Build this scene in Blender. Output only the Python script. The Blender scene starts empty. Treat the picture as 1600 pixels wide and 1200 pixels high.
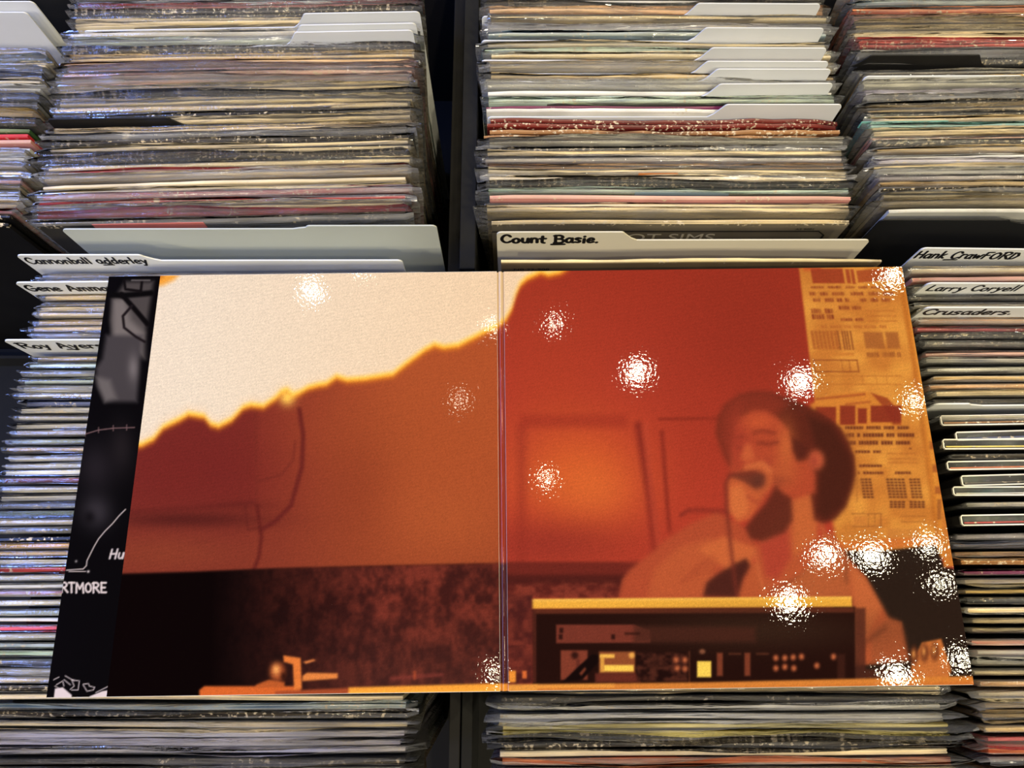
import bpy, math, random
import numpy as np
from mathutils import Vector

scene = bpy.context.scene
COL = scene.collection

# ------------------------------------------------------------------ camera
FPX = 1155.0                      # focal length in pixels for a 1600 px wide frame
CAM_H = 0.543                     # metres above the open gatefold
TILT = math.radians(16.0)         # away from straight down
cam_data = bpy.data.cameras.new('camera')
cam_data.sensor_width = 36.0
cam_data.lens = FPX / 1600.0 * 36.0
cam_data.clip_start = 0.01
cam = bpy.data.objects.new('camera', cam_data)
cam.location = (0, 0, CAM_H)
cam.rotation_euler = (TILT, 0, 0)
COL.objects.link(cam)
scene.camera = cam

# ------------------------------------------------------------------ world, view
world = bpy.data.worlds.new('shop_ambient')
scene.world = world
world.use_nodes = True
bgn = world.node_tree.nodes['Background']
bgn.inputs[0].default_value = (1.0, 0.86, 0.68, 1)
bgn.inputs[1].default_value = 0.16
scene.view_settings.view_transform = 'Standard'
scene.view_settings.look = 'None'
scene.view_settings.gamma = 1.0
scene.view_settings.use_curve_mapping = False
scene.view_settings.exposure = 0.0
try:
    scene.cycles.transparent_max_bounces = 24
    scene.cycles.max_bounces = 6
    scene.cycles.diffuse_bounces = 3
    scene.cycles.glossy_bounces = 3
except Exception:
    pass

CT, ST = math.cos(TILT), math.sin(TILT)


def plane_pt(px, py, z=0.0):
    """where the sight line through a photo pixel meets the level plane z"""
    u = (px - 800.0) / FPX
    v = (600.0 - py) / FPX
    dz = -CT + v * ST
    t = (z - CAM_H) / dz
    return u * t, (ST + v * CT) * t


# ------------------------------------------------------------------ shop ceiling lamps and added fill spots
LAMP_Z = 2.3
lamp_marks = [  # where each ceiling spotlight mirrors in the glossy gatefold, power, radius
    (488, 455, 15, .050), (565, 416, 5, .04), (865, 507, 4, .030), (995, 582, 24, .060),
    (1250, 597, 24, .060), (1395, 432, 18, .055), (1430, 625, 9, .040), (718, 626, 1.4, .030),
    (853, 748, 4.5, .034), (1288, 868, 20, .055), (1362, 868, 26, .062), (1449, 850, 10, .040),
    (1233, 940, 24, .058), (1470, 912, 7, .034), (1400, 1056, 20, .055), (1502, 1030, 10, .042),
    (773, 1050, 4, .028), (770, 512, 3, .028)]
LAMP_GAIN = 0.54


def ceiling_or_fill_spot(x, y, z, power, rad, aim=(0.0, .15, 0.0)):
    ld = bpy.data.lights.new('ceiling_or_fill_spot', 'SPOT')
    ld.energy = power
    ld.color = (1.0, 0.885, 0.63)
    ld.shadow_soft_size = rad
    ld.spot_size = math.radians(75)
    ld.spot_blend = .6
    lo = bpy.data.objects.new('ceiling_or_fill_spot', ld)
    lo.location = (x, y, z)
    lo.rotation_euler = (Vector(aim) - Vector((x, y, z))).to_track_quat('-Z', 'Y').to_euler()
    COL.objects.link(lo)


for px, py, pw, rad in lamp_marks:
    x, y = plane_pt(px, py, 0.004)
    s = 1.0 + LAMP_Z / (CAM_H - .004)
    ceiling_or_fill_spot(x * s, y * s, LAMP_Z, pw * .46 * LAMP_GAIN, rad * .62)
# fill spots added behind the photographer to light the upright divider faces
for x, y in ((-1.3, -1.5), (-.4, -1.9), (.5, -1.6), (1.4, -1.8), (.9, -1.0)):
    ceiling_or_fill_spot(x, y, LAMP_Z, 125 * LAMP_GAIN, .05)
# more unseen spots added past the racks, for sparkle and light on the films
for x, y in ((-1.5, 2.3), (-.6, 2.0), (.3, 2.2), (1.1, 1.9), (1.9, 2.3), (2.1, .9), (2.2, -.2)):
    ceiling_or_fill_spot(x, y, LAMP_Z, 48 * LAMP_GAIN, .05)
# a blue-white neon sign high on the shop's left side
bd = bpy.data.lights.new('blue_neon', 'AREA')
bd.energy = 20
bd.color = (0.22, 0.36, 1.0)
bd.shape = 'RECTANGLE'
bd.size = 0.30
bd.size_y = 1.3
bo = bpy.data.objects.new('blue_neon', bd)
bo.location = (-1.12, 0.22, 0.90)
bo.rotation_euler = (0, -math.radians(45), 0)
COL.objects.link(bo)

# ------------------------------------------------------------------ helpers
RNG = random.Random(7)


def lin(c):
    c = c / 255.0
    return c / 12.92 if c <= 0.04045 else ((c + 0.055) / 1.055) ** 2.4


def rgb(r, g, b):
    return (lin(r), lin(g), lin(b), 1.0)


class MB:
    def __init__(self):
        self.v, self.f = [], []

    def add(self, vs, fs):
        o = len(self.v)
        self.v += vs
        self.f += [tuple(i + o for i in f) for f in fs]

    def box(self, x0, x1, y0, y1, z0, z1):
        self.add([(x0, y0, z0), (x1, y0, z0), (x1, y1, z0), (x0, y1, z0),
                  (x0, y0, z1), (x1, y0, z1), (x1, y1, z1), (x0, y1, z1)],
                 [(3, 2, 1, 0), (4, 5, 6, 7), (0, 1, 5, 4), (1, 2, 6, 5), (2, 3, 7, 6), (3, 0, 4, 7)])

    def mesh(self, name, smooth=False):
        m = bpy.data.meshes.new(name)
        m.from_pydata(self.v, [], self.f)
        m.update()
        if smooth:
            m.polygons.foreach_set('use_smooth', [True] * len(m.polygons))
        return m


def link(name, mesh, mat=None, parent=None, loc=(0, 0, 0)):
    o = bpy.data.objects.new(name, mesh)
    COL.objects.link(o)
    o.location = loc
    if parent is not None:
        o.parent = parent
    if mat is not None and mesh is not None:
        if len(mesh.materials) == 0:
            mesh.materials.append(None)
        o.material_slots[0].link = 'OBJECT'
        o.material_slots[0].material = mat
    return o


def empty(name, loc, rot=(0, 0, 0)):
    o = bpy.data.objects.new(name, None)
    o.empty_display_size = 0.02
    o.location = loc
    o.rotation_euler = rot
    COL.objects.link(o)
    return o


def tag(o, label, cat, group=None):
    o['label'] = label
    o['category'] = cat
    if group:
        o['group'] = group
    return o


def bevel(o, w, seg=2):
    m = o.modifiers.new('bevel', 'BEVEL')
    m.width = w
    m.segments = seg
    m.limit_method = 'ANGLE'


# ------------------------------------------------------------------ materials
def new_mat(name):
    m = bpy.data.materials.new(name)
    m.use_nodes = True
    nt = m.node_tree
    nt.nodes.clear()
    out = nt.nodes.new('ShaderNodeOutputMaterial')
    return m, nt, out


def node(nt, typ, **kw):
    n = nt.nodes.new(typ)
    for k, v in kw.items():
        setattr(n, k, v)
    return n


def ramp(nt, a, b, ca=(0, 0, 0, 1), cb=(1, 1, 1, 1)):
    r = node(nt, 'ShaderNodeValToRGB')
    r.color_ramp.elements[0].position = a
    r.color_ramp.elements[0].color = ca
    r.color_ramp.elements[1].position = b
    r.color_ramp.elements[1].color = cb
    return r


def mixc(nt, fac, a, b, mode='MIX'):
    m = node(nt, 'ShaderNodeMix', data_type='RGBA', blend_type=mode)
    for sock, val in ((m.inputs[0], fac), (m.inputs[6], a), (m.inputs[7], b)):
        if isinstance(val, bpy.types.NodeSocket):
            nt.links.new(val, sock)
        else:
            sock.default_value = val
    return m.outputs[2]


def simple_mat(name, col, rough=0.6, var=0.12, scale=30, bump=0.0):
    m, nt, out = new_mat(name)
    p = node(nt, 'ShaderNodeBsdfPrincipled')
    tc = node(nt, 'ShaderNodeTexCoord')
    n = node(nt, 'ShaderNodeTexNoise')
    n.inputs['Scale'].default_value = scale
    n.inputs['Detail'].default_value = 5
    nt.links.new(tc.outputs['Object'], n.inputs['Vector'])
    d = tuple(c * (1 - var) for c in col[:3]) + (1,)
    b = tuple(min(1, c * (1 + var)) for c in col[:3]) + (1,)
    r = ramp(nt, 0.35, 0.65, d, b)
    nt.links.new(n.outputs['Fac'], r.inputs[0])
    nt.links.new(r.outputs[0], p.inputs['Base Color'])
    p.inputs['Roughness'].default_value = rough
    if bump:
        bp = node(nt, 'ShaderNodeBump')
        bp.inputs['Strength'].default_value = 1
        bp.inputs['Distance'].default_value = bump
        nt.links.new(n.outputs['Fac'], bp.inputs['Height'])
        nt.links.new(bp.outputs[0], p.inputs['Normal'])
    nt.links.new(p.outputs[0], out.inputs[0])
    return m


JH = 0.312      # jacket height
JW = 0.312      # jacket width


def jacket_mat(name, face, edge, wear=0.5):
    """card jacket: printed faces, raw card along the top fold, chips of card where it is rubbed"""
    m, nt, out = new_mat(name)
    L = nt.links.new
    p = node(nt, 'ShaderNodeBsdfPrincipled')
    tc = node(nt, 'ShaderNodeTexCoord')
    oi = node(nt, 'ShaderNodeObjectInfo')
    off = node(nt, 'ShaderNodeVectorMath', operation='SCALE')
    off.inputs[0].default_value = (3.1, 7.7, 1.9)
    L(oi.outputs['Random'], off.inputs['Scale'])
    add = node(nt, 'ShaderNodeVectorMath', operation='ADD')
    L(tc.outputs['Object'], add.inputs[0])
    L(off.outputs[0], add.inputs[1])
    sep = node(nt, 'ShaderNodeSeparateXYZ')
    L(tc.outputs['Object'], sep.inputs[0])
    # tone variation along the jacket
    n1 = node(nt, 'ShaderNodeTexNoise')
    n1.inputs['Scale'].default_value = 22
    n1.inputs['Detail'].default_value = 4
    L(add.outputs[0], n1.inputs['Vector'])
    tone = ramp(nt, .3, .7, (.86, .84, .80, 1), (1.25, 1.23, 1.20, 1))
    L(n1.outputs['Fac'], tone.inputs[0])
    facec = mixc(nt, 1.0, face, tone.outputs[0], 'MULTIPLY')
    edgec = mixc(nt, 1.0, edge, tone.outputs[0], 'MULTIPLY')
    # fold line: last 1.3 mm is card
    mr = node(nt, 'ShaderNodeMapRange')
    mr.inputs[1].default_value = JH - .0022
    mr.inputs[2].default_value = JH - .0009
    L(sep.outputs[2], mr.inputs[0])
    # chips
    n2 = node(nt, 'ShaderNodeTexNoise')
    n2.inputs['Scale'].default_value = 320
    n2.inputs['Detail'].default_value = 6
    L(add.outputs[0], n2.inputs['Vector'])
    n3 = node(nt, 'ShaderNodeTexNoise')
    n3.inputs['Scale'].default_value = 40
    L(add.outputs[0], n3.inputs['Vector'])
    chip = node(nt, 'ShaderNodeMath', operation='MULTIPLY')
    r2 = ramp(nt, .56, .60)
    L(n2.outputs['Fac'], r2.inputs[0])
    r3 = ramp(nt, .62 - .2 * wear, .72 - .2 * wear)
    L(n3.outputs['Fac'], r3.inputs[0])
    L(r2.outputs[0], chip.inputs[0])
    L(r3.outputs[0], chip.inputs[1])
    band = node(nt, 'ShaderNodeMapRange')
    band.inputs[1].default_value = JH - .006
    band.inputs[2].default_value = JH - .003
    L(sep.outputs[2], band.inputs[0])
    chip2 = node(nt, 'ShaderNodeMath', operation='MULTIPLY')
    L(chip.outputs[0], chip2.inputs[0])
    L(band.outputs[0], chip2.inputs[1])
    c1 = mixc(nt, mr.outputs[0], facec, edgec)
    c2 = mixc(nt, chip2.outputs[0], c1, rgb(226, 208, 172))
    L(c2, p.inputs['Base Color'])
    p.inputs['Roughness'].default_value = .42
    L(p.outputs[0], out.inputs[0])
    return m


def film_mat(name, tint=(.93, .92, .89), body=.30, rough=.16, crinkle=.10):
    """clear polythene: mostly see-through, a little milky, crinkled and shiny"""
    m, nt, out = new_mat(name)
    L = nt.links.new
    tc = node(nt, 'ShaderNodeTexCoord')
    oi = node(nt, 'ShaderNodeObjectInfo')
    off = node(nt, 'ShaderNodeVectorMath', operation='SCALE')
    off.inputs[0].default_value = (5.1, 2.7, 3.9)
    L(oi.outputs['Random'], off.inputs['Scale'])
    add = node(nt, 'ShaderNodeVectorMath', operation='ADD')
    L(tc.outputs['Object'], add.inputs[0])
    L(off.outputs[0], add.inputs[1])
    mp = node(nt, 'ShaderNodeMapping')
    mp.inputs['Scale'].default_value = (.28, 1, 1.6)
    L(add.outputs[0], mp.inputs[0])
    n1 = node(nt, 'ShaderNodeTexNoise')
    n1.inputs['Scale'].default_value = 62
    n1.inputs['Detail'].default_value = 2.5
    n1.inputs['Distortion'].default_value = .6
    L(mp.outputs[0], n1.inputs['Vector'])
    n2 = node(nt, 'ShaderNodeTexNoise')
    n2.inputs['Scale'].default_value = 420
    n2.inputs['Detail'].default_value = 3
    L(add.outputs[0], n2.inputs['Vector'])
    sm = node(nt, 'ShaderNodeMath', operation='MULTIPLY_ADD')
    L(n2.outputs['Fac'], sm.inputs[0])
    sm.inputs[1].default_value = crinkle
    L(n1.outputs['Fac'], sm.inputs[2])
    bp = node(nt, 'ShaderNodeBump')
    bp.inputs['Strength'].default_value = 1
    bp.inputs['Distance'].default_value = .0034
    L(sm.outputs[0], bp.inputs['Height'])
    tr = node(nt, 'ShaderNodeBsdfTransparent')
    tr.inputs[0].default_value = (.99, .99, .99, 1)
    df = node(nt, 'ShaderNodeBsdfDiffuse')
    df.inputs[0].default_value = tint + (1,)
    L(bp.outputs[0], df.inputs['Normal'])
    tl = node(nt, 'ShaderNodeBsdfTranslucent')
    tl.inputs[0].default_value = tint + (1,)
    dm = node(nt, 'ShaderNodeMixShader')
    dm.inputs[0].default_value = .5
    L(df.outputs[0], dm.inputs[1])
    L(tl.outputs[0], dm.inputs[2])
    gl = node(nt, 'ShaderNodeBsdfGlossy')
    gl.inputs['Roughness'].default_value = rough
    gl.inputs[0].default_value = (1, 1, 1, 1)
    L(bp.outputs[0], gl.inputs['Normal'])
    fr = node(nt, 'ShaderNodeFresnel')
    fr.inputs['IOR'].default_value = 1.5
    L(bp.outputs[0], fr.inputs['Normal'])
    frb = node(nt, 'ShaderNodeMath', operation='MULTIPLY_ADD')
    L(fr.outputs[0], frb.inputs[0])
    frb.inputs[1].default_value = 1.1
    frb.inputs[2].default_value = .01
    frb.use_clamp = True
    m1 = node(nt, 'ShaderNodeMixShader')
    r1 = ramp(nt, .3, .7, (body * .55,) * 3 + (1,), (body * 1.45,) * 3 + (1,))
    L(n1.outputs['Fac'], r1.inputs[0])
    L(r1.outputs[0], m1.inputs[0])
    L(tr.outputs[0], m1.inputs[1])
    L(dm.outputs[0], m1.inputs[2])
    m2 = node(nt, 'ShaderNodeMixShader')
    L(frb.outputs[0], m2.inputs[0])
    L(m1.outputs[0], m2.inputs[1])
    L(gl.outputs[0], m2.inputs[2])
    L(m2.outputs[0], out.inputs[0])
    return m


def print_mat(name, gloss=.022, peel=4.0e-5):
    """laminated four-colour print: colour from the mesh, orange-peel gloss on top"""
    m, nt, out = new_mat(name)
    L = nt.links.new
    p = node(nt, 'ShaderNodeBsdfPrincipled')
    a = node(nt, 'ShaderNodeVertexColor', layer_name='ink')
    L(a.outputs[0], p.inputs['Base Color'])
    tc = node(nt, 'ShaderNodeTexCoord')
    n = node(nt, 'ShaderNodeTexNoise')
    n.inputs['Scale'].default_value = 430
    n.inputs['Detail'].default_value = 1.5
    L(tc.outputs['Object'], n.inputs['Vector'])
    bp = node(nt, 'ShaderNodeBump')
    bp.inputs['Strength'].default_value = 1
    bp.inputs['Distance'].default_value = peel
    L(n.outputs['Fac'], bp.inputs['Height'])
    L(bp.outputs[0], p.inputs['Normal'])
    p.inputs['Roughness'].default_value = gloss
    p.inputs['IOR'].default_value = 1.5
    L(p.outputs[0], out.inputs[0])
    return m


PAL = {  # face colour, top-fold colour, wear
    'cream': (rgb(205, 190, 155), rgb(232, 214, 172), .3),
    'tan': (rgb(178, 150, 108), rgb(222, 196, 144), .5),
    'grey': (rgb(150, 148, 140), rgb(205, 200, 186), .4),
    'pale grey': (rgb(196, 196, 188), rgb(226, 224, 212), .2),
    'white': (rgb(222, 220, 210), rgb(240, 236, 222), .2),
    'charcoal': (rgb(52, 50, 46), rgb(96, 90, 78), .6),
    'black': (rgb(16, 15, 14), rgb(34, 31, 28), .9),
    'worn black': (rgb(24, 22, 20), rgb(70, 62, 50), 1.5),
    'dull red': (rgb(150, 46, 44), rgb(176, 70, 62), .5),
    'bright red': (rgb(196, 44, 52), rgb(208, 74, 78), .3),
    'pink': (rgb(200, 140, 130), rgb(222, 180, 160), .3),
    'peach': (rgb(214, 160, 112), rgb(232, 194, 146), .3),
    'mustard': (rgb(196, 156, 72), rgb(222, 188, 110), .4),
    'green': (rgb(58, 92, 52), rgb(140, 150, 104), .4),
    'navy': (rgb(44, 56, 96), rgb(110, 116, 140), .5),
    'steel blue': (rgb(110, 136, 152), rgb(186, 196, 192), .3),
    'pale green': (rgb(176, 196, 176), rgb(206, 220, 200), .2),
    'plum': (rgb(104, 22, 66), rgb(120, 30, 78), .2),
    'brown': (rgb(112, 72, 44), rgb(170, 124, 78), 1.2),
    'maroon': (rgb(86, 20, 18), rgb(120, 40, 30), 1.2),
    'lavender': (rgb(160, 152, 166), rgb(204, 198, 200), .2),
    'teal': (rgb(120, 190, 176), rgb(170, 210, 196), .2),
    'orange': (rgb(204, 96, 58), rgb(222, 140, 96), .3),
    'yellow': (rgb(214, 190, 70), rgb(226, 210, 130), .3),
}
JM = {k: jacket_mat('jacket_' + k.replace(' ', '_'), *v) for k, v in PAL.items()}
FILM = {'clear': film_mat('film_clear', body=.09, rough=.06),
        'cloudy': film_mat('film_cloudy', (.92, .91, .88), .25, .13, .05),
        'crinkled': film_mat('film_crinkled', body=.12, rough=.045, crinkle=.26)}
M_card = simple_mat('divider_plastic', rgb(232, 233, 229), .38, .03, 14)
M_cardgrey = simple_mat('divider_grey_plastic', rgb(196, 200, 188), .38, .03, 10)
M_cardcream = simple_mat('divider_cream_plastic', rgb(226, 219, 194), .38, .03, 10)
M_cardblack = simple_mat('divider_black_plastic', rgb(14, 13, 12), .5, .1, 14)
M_ink = simple_mat('marker_ink', rgb(12, 12, 14), .5, .1, 40)
M_bin = simple_mat('bin_black_board', rgb(12, 11, 9), .85, .25, 40, .0004)
M_binbrown = simple_mat('bin_brown_board', rgb(12, 8, 6), .8, .3, 30, .0004)
M_wood = simple_mat('dark_table_wood', rgb(48, 34, 24), .5, .25, 12)
M_floor = simple_mat('floor_dark', rgb(60, 52, 44), .6, .15, 4)
M_boardedge = simple_mat('white_card_edge', rgb(232, 224, 206), .6, .05, 60)
M_print = print_mat('laminated_print')
M_paperprint = print_mat('matt_black_print', gloss=.05, peel=1.5e-5)

# ------------------------------------------------------------------ setting: floor, table, bins
BASE_Z = -0.330
mb = MB(); mb.box(-3.2, 3.2, -3.4, 3.4, -.99, -.95)
fl = link('floor', mb.mesh('floor'), M_floor)
fl['kind'] = 'structure'
M_ceil = simple_mat('ceiling_dark_paint', rgb(70, 64, 56), .8, .05, 3)
M_wall = simple_mat('shop_wall_paint', rgb(120, 104, 84), .8, .08, 2)
for nm, bx in (('ceiling', (-3.2, 3.2, -3.4, 3.4, 2.5, 2.55)), ('wall_left', (-3.25, -3.2, -3.4, 3.4, -.95, 2.5)), ('wall_right', (3.2, 3.25, -3.4, 3.4, -.95, 2.5)),
               ('wall_back', (-3.2, 3.2, 3.35, 3.4, -.95, 2.5)), ('wall_front', (-3.2, 3.2, -3.4, -3.35, -.95, 2.5))):
    mb = MB(); mb.box(*bx)
    o = link(nm, mb.mesh(nm), M_ceil if nm == 'ceiling' else M_wall)
    o['kind'] = 'structure'
tb = empty('display_table', (0, .2, -.95))
tag(tb, 'long dark table carrying the record bins', 'table')
mb = MB(); mb.box(-.85, .85, -.62, .62, .575, .605)
link('tabletop', mb.mesh('tabletop'), M_wood, tb)
legm = MB(); legm.box(-.03, .03, -.03, .03, 0, .575)
legm = legm.mesh('table_leg')
for sx in (-.8, .8):
    for sy in (-.57, .57):
        link('leg', legm, M_wood, tb, (sx, sy, 0))
TABLE_Z = -.345


def record_bin(xc, x0, x1, y0, y1, ztop, label, matl, matr, wl=.006, wr=.006, hl=None, hr=None):
    b = empty('record_bin', (xc, (y0 + y1) / 2, TABLE_Z))
    tag(b, label, 'bin', 'open record bins')
    yc = (y0 + y1) / 2
    h = ztop - TABLE_Z
    m = MB(); m.box(x0 - xc, x0 + wl - xc, y0 - yc, y1 - yc, 0, h if hl is None else hl - TABLE_Z)
    o = link('side_panel', m.mesh('side_panel'), matl, b); bevel(o, min(wl, .004) * .2)
    m = MB(); m.box(x1 - wr - xc, x1 - xc, y0 - yc, y1 - yc, 0, h if hr is None else hr - TABLE_Z)
    o = link('side_panel', m.mesh('side_panel'), matr, b); bevel(o, min(wr, .004) * .2)
    xa, xb = x0 + wl + .0001 - xc, x1 - wr - .0001 - xc
    m = MB(); m.box(xa, xb, y0 - yc, y1 - yc, 0, BASE_Z - TABLE_Z - .0002)
    link('bottom_panel', m.mesh('bottom_panel'), matl, b)
    m = MB(); m.box(xa, xb, y0 - yc, y0 + .004 - yc, BASE_Z - TABLE_Z, max(.03, h - .18))
    link('front_panel', m.mesh('front_panel'), matl, b)
    m = MB(); m.box(xa, xb, y1 - .0035 - yc, y1 - yc, BASE_Z - TABLE_Z, max(.03, h - .18) if y1 < .4 else h - .005)
    link('back_panel', m.mesh('back_panel'), matl, b)
    return b


XC = {'0b': -.5805, '1b': -.247, '2b': .134, '3b': .475, '1f': -.231, '2f': .149, '3f': .490}
YB0, YB1 = .2772, .66
YF0, YF1 = -.30, .2771
record_bin(-.577, -.775, -.4138, YB0, YB1, -.135, 'dark bin at far left of the back row', M_bin, M_binbrown, .006, .0022)
record_bin(-.240, -.4134, -.0480, YB0, YB1, -.055, 'dark brown-sided bin left of the centre gap, back row', M_binbrown, M_binbrown, .0022, .011, hl=-.135, hr=-.08)
record_bin(.134, -.0465, .3060, YB0, YB1, -.055, 'black-sided bin right of the centre gap, back row', M_bin, M_bin, .014, .0022, hr=-.135)
record_bin(.480, .3066, .668, YB0, YB1, -.135, 'black bin at far right of the back row', M_bin, M_bin, .0022, .006)
record_bin(-.600, -.78, -.4145, YF0, YF1, -.12, 'black bin at the far left edge, front row', M_bin, M_bin, .006, .0035)
record_bin(-.231, -.4134, -.048, YF0, YF1, -.20, 'dark bin at the left under the open gatefold', M_binbrown, M_binbrown, .004, .010)
record_bin(.149, -.0465, .3185, YF0, YF1, -.20, 'black bin at the centre under the open gatefold', M_bin, M_bin, .010, .004)
record_bin(.490, .3192, .675, YF0, YF1, -.20, 'black bin right of the open gatefold, front row', M_bin, M_bin, .003, .003)


# how each bin's records stand: slight turn and slight backward lean, changing slowly from front to back
STAND = {'0b': (.3, -1.0, .3, .3), '1b': (1.25, -.6, .35, .4), '2b': (-.15, -.8, .2, .3), '3b': (.5, -1.0, .3, .3),
         '1f': (.3, 0.0, .3, .4), '2f': (.3, 0.0, .2, .3), '3f': (.4, -.3, .4, .4)}


def stand(key, y):
    r0, l0, ra, la = STAND[key]
    return (math.radians(r0 + ra * math.sin(26 * y + l0 * 3)), math.radians(l0 + la * math.sin(17 * y + r0 * 5)))


# ------------------------------------------------------------------ record meshes


def closed_jacket(seed, t, rough=0.0, groove=True):
    r = random.Random(seed)
    NX = 16
    ph = [r.uniform(0, 6.28) for _ in range(4)]
    v, f = [], []
    prof = [(-1, 0), (-1, .5), (-1, -.0010), (-.62, .0), (0, -.0011 if groove else .0001), (.62, 0), (1, -.0010), (1, .5), (1, 0)]
    n = len(prof)
    for i in range(NX + 1):
        s = i / NX
        x = (s - .5) * JW
        bul = 1 + .10 * math.sin(math.pi * s)
        yo = .0004 * math.sin(3.1 * s + ph[0]) + .0003 * math.sin(7.3 * s + ph[1])
        zo = rough * (.0005 * math.sin(9 * s + ph[2]) + r.uniform(-.0006, .0004))
        corner = -.0012 if i in (0, NX) else 0
        for k, (yy, zz) in enumerate(prof):
            y = yy * t * .5 * bul + yo
            if k in (0, n - 1):
                z = 0.0
            elif zz == .5:
                z = JH * .5
            else:
                z = JH + zz + zo + corner
            v.append((x, y, z))
    for i in range(NX):
        for k in range(n - 1):
            a = i * n + k
            f.append((a, a + n, a + n + 1, a + 1))
        a = i * n
        f.append((a + n - 1, a + 2 * n - 1, a + n, a))
    f.append(tuple(range(n)))
    f.append(tuple(reversed(range(NX * n, NX * n + n))))
    m = MB(); m.v = v; m.f = f
    return m.mesh('jacket')


def open_jacket(t, board=.0009):
    """thick jacket seen with its mouth upward: two boards and the spine at the left end"""
    m = MB()
    w = JW / 2
    m.box(-w + .0015, w, -t / 2, -t / 2 + board, 0, JH)
    m.box(-w + .0015, w, t / 2 - board, t / 2, 0, JH)
    m.box(-w, -w + board, -t / 2 + .0015, t / 2 - .0015, 0, JH)
    # rounded corners of the spine
    for sy in (-1, 1):
        m.add([(-w, sy * (t / 2 - .0015), 0), (-w + .0015, sy * t / 2, 0), (-w + .0015, sy * (t / 2 - board), 0), (-w + board, sy * (t / 2 - .0015), 0),
               (-w, sy * (t / 2 - .0015), JH), (-w + .0015, sy * t / 2, JH), (-w + .0015, sy * (t / 2 - board), JH), (-w + board, sy * (t / 2 - .0015), JH)],
              [(0, 1, 5, 4), (1, 2, 6, 5), (2, 3, 7, 6), (3, 0, 4, 7), (4, 5, 6, 7), (3, 2, 1, 0)])
    return m.mesh('open_jacket')


def sleeve_mesh(seed, t, over, flareL, flareR, wave, curl=0.0, fold=False):
    """polythene outer: two sheets, loose and wavy above the jacket and at its sides; fold = mouth folded over the top"""
    r = random.Random(seed)
    NX = 40
    ph = [r.uniform(0, 6.28) for _ in range(12)]
    frq = [r.uniform(4, 9), r.uniform(10, 17), r.uniform(19, 34)]
    x0, x1 = -JW / 2 - flareL, JW / 2 + flareR
    xs = [x0, x0 + flareL * .5] + [-JW / 2 + JW * i / NX for i in range(NX + 1)] + [x1 - flareR * .5, x1]
    zs = [0.001, JH * .66, JH * .84, JH - .012, JH - .003, JH + .0010, JH + over * .4, JH + over * .72, JH + over]
    m = MB()
    nx, nz = len(xs), len(zs)
    tilt = r.uniform(-.0014, .0014)
    tipL, tipR = r.uniform(-.0012, .0018), r.uniform(-.0012, .0018)
    jit = [[r.uniform(-1, 1) for _ in xs] for _ in zs]
    for sgn in (-1, 1):
        vs, fs = [], []
        for j, z in enumerate(zs):
            up = max(0, (j - 4)) / 4.0
            low = .25 if j < 2 else (.7 if j == 2 else 1.0)
            for i, x in enumerate(xs):
                s = (x - x0) / (x1 - x0)
                side = 0.0
                if i < 2:
                    side = (1 - .45 * i)
                elif i > nx - 3:
                    side = 1 - .45 * (nx - 1 - i)
                w = math.sin(frq[0] * s + ph[0 + sgn]) * .6 + math.sin(frq[1] * s + ph[3 + sgn]) * .3 + math.sin(frq[2] * s + ph[6]) * .18
                base = sgn * (t * .5 * (1 + .10 * math.sin(math.pi * min(1, max(0, s)))) + .0004)
                y = base * (1 - .82 * side) * (1 - .45 * up) + wave * w * up + .00022 * jit[j][i] * up
                cv = curl * (.55 + .45 * math.sin(frq[0] * s * 1.3 + ph[8])) * up ** 1.6
                y += cv
                if side:
                    y += (tipL if i < 2 else tipR) * side * (low if j > 2 else 0)
                zz = z - abs(cv) * .55 * up
                if j == nz - 1:
                    zz += .0011 * math.sin(frq[0] * .8 * s + ph[9]) + .0005 * math.sin(frq[2] * s + ph[10]) + tilt * (s - .5) * 2
                if j >= nz - 2 and side:
                    zz -= .0016 * side
                xx = x
                if side:
                    edge = (-JW / 2 if i < 2 else JW / 2)
                    xx = edge + (x - edge) * low
                    if side == 1.0 and j > 2:
                        xx += (.0010 * math.sin(z * 90 + ph[11])) * (1 if i > 2 else -1)
                vs.append((xx, y, zz))
        for j in range(nz - 1):
            for i in range(nx - 1):
                a = j * nx + i
                q = (a, a + 1, a + nx + 1, a + nx)
                fs.append(q if sgn < 0 else q[::-1])
        m.add(vs, fs)
    if fold:
        NB = 6
        vs, fs = [], []
        for a in range(NX + 3):
            x = -JW / 2 - .003 + (JW + .006) * a / (NX + 2)
            for b in range(NB + 1):
                q = b / NB
                y = (q - .5) * (t + .0014)
                z = JH + .0006 + .0010 * math.sin(math.pi * q) + r.uniform(-.0003, .0004) + .0003 * math.sin(frq[1] * 3 * a / NX + 3 * q)
                if b in (0, NB):
                    z = JH - .002
                vs.append((x, y, z))
        n = NB + 1
        for a in range(NX + 2):
            for b in range(NB):
                k = a * n + b
                fs.append((k, k + n, k + n + 1, k + 1))
        m.add(vs, fs)
    return m.mesh('sleeve', True)


JT = .0031
JACK = [closed_jacket(s, JT * (.9 + .12 * (s % 3)), rough=(s % 4) * .5, groove=(s % 3 != 0)) for s in range(8)]
JACK_ROUGH = [closed_jacket(40 + s, .0034, rough=3.0) for s in range(2)]
JACK_OPEN = [open_jacket(.0082), open_jacket(.0070)]


def fr(s, k):
    return ((s * k) % 10) / 10


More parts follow.
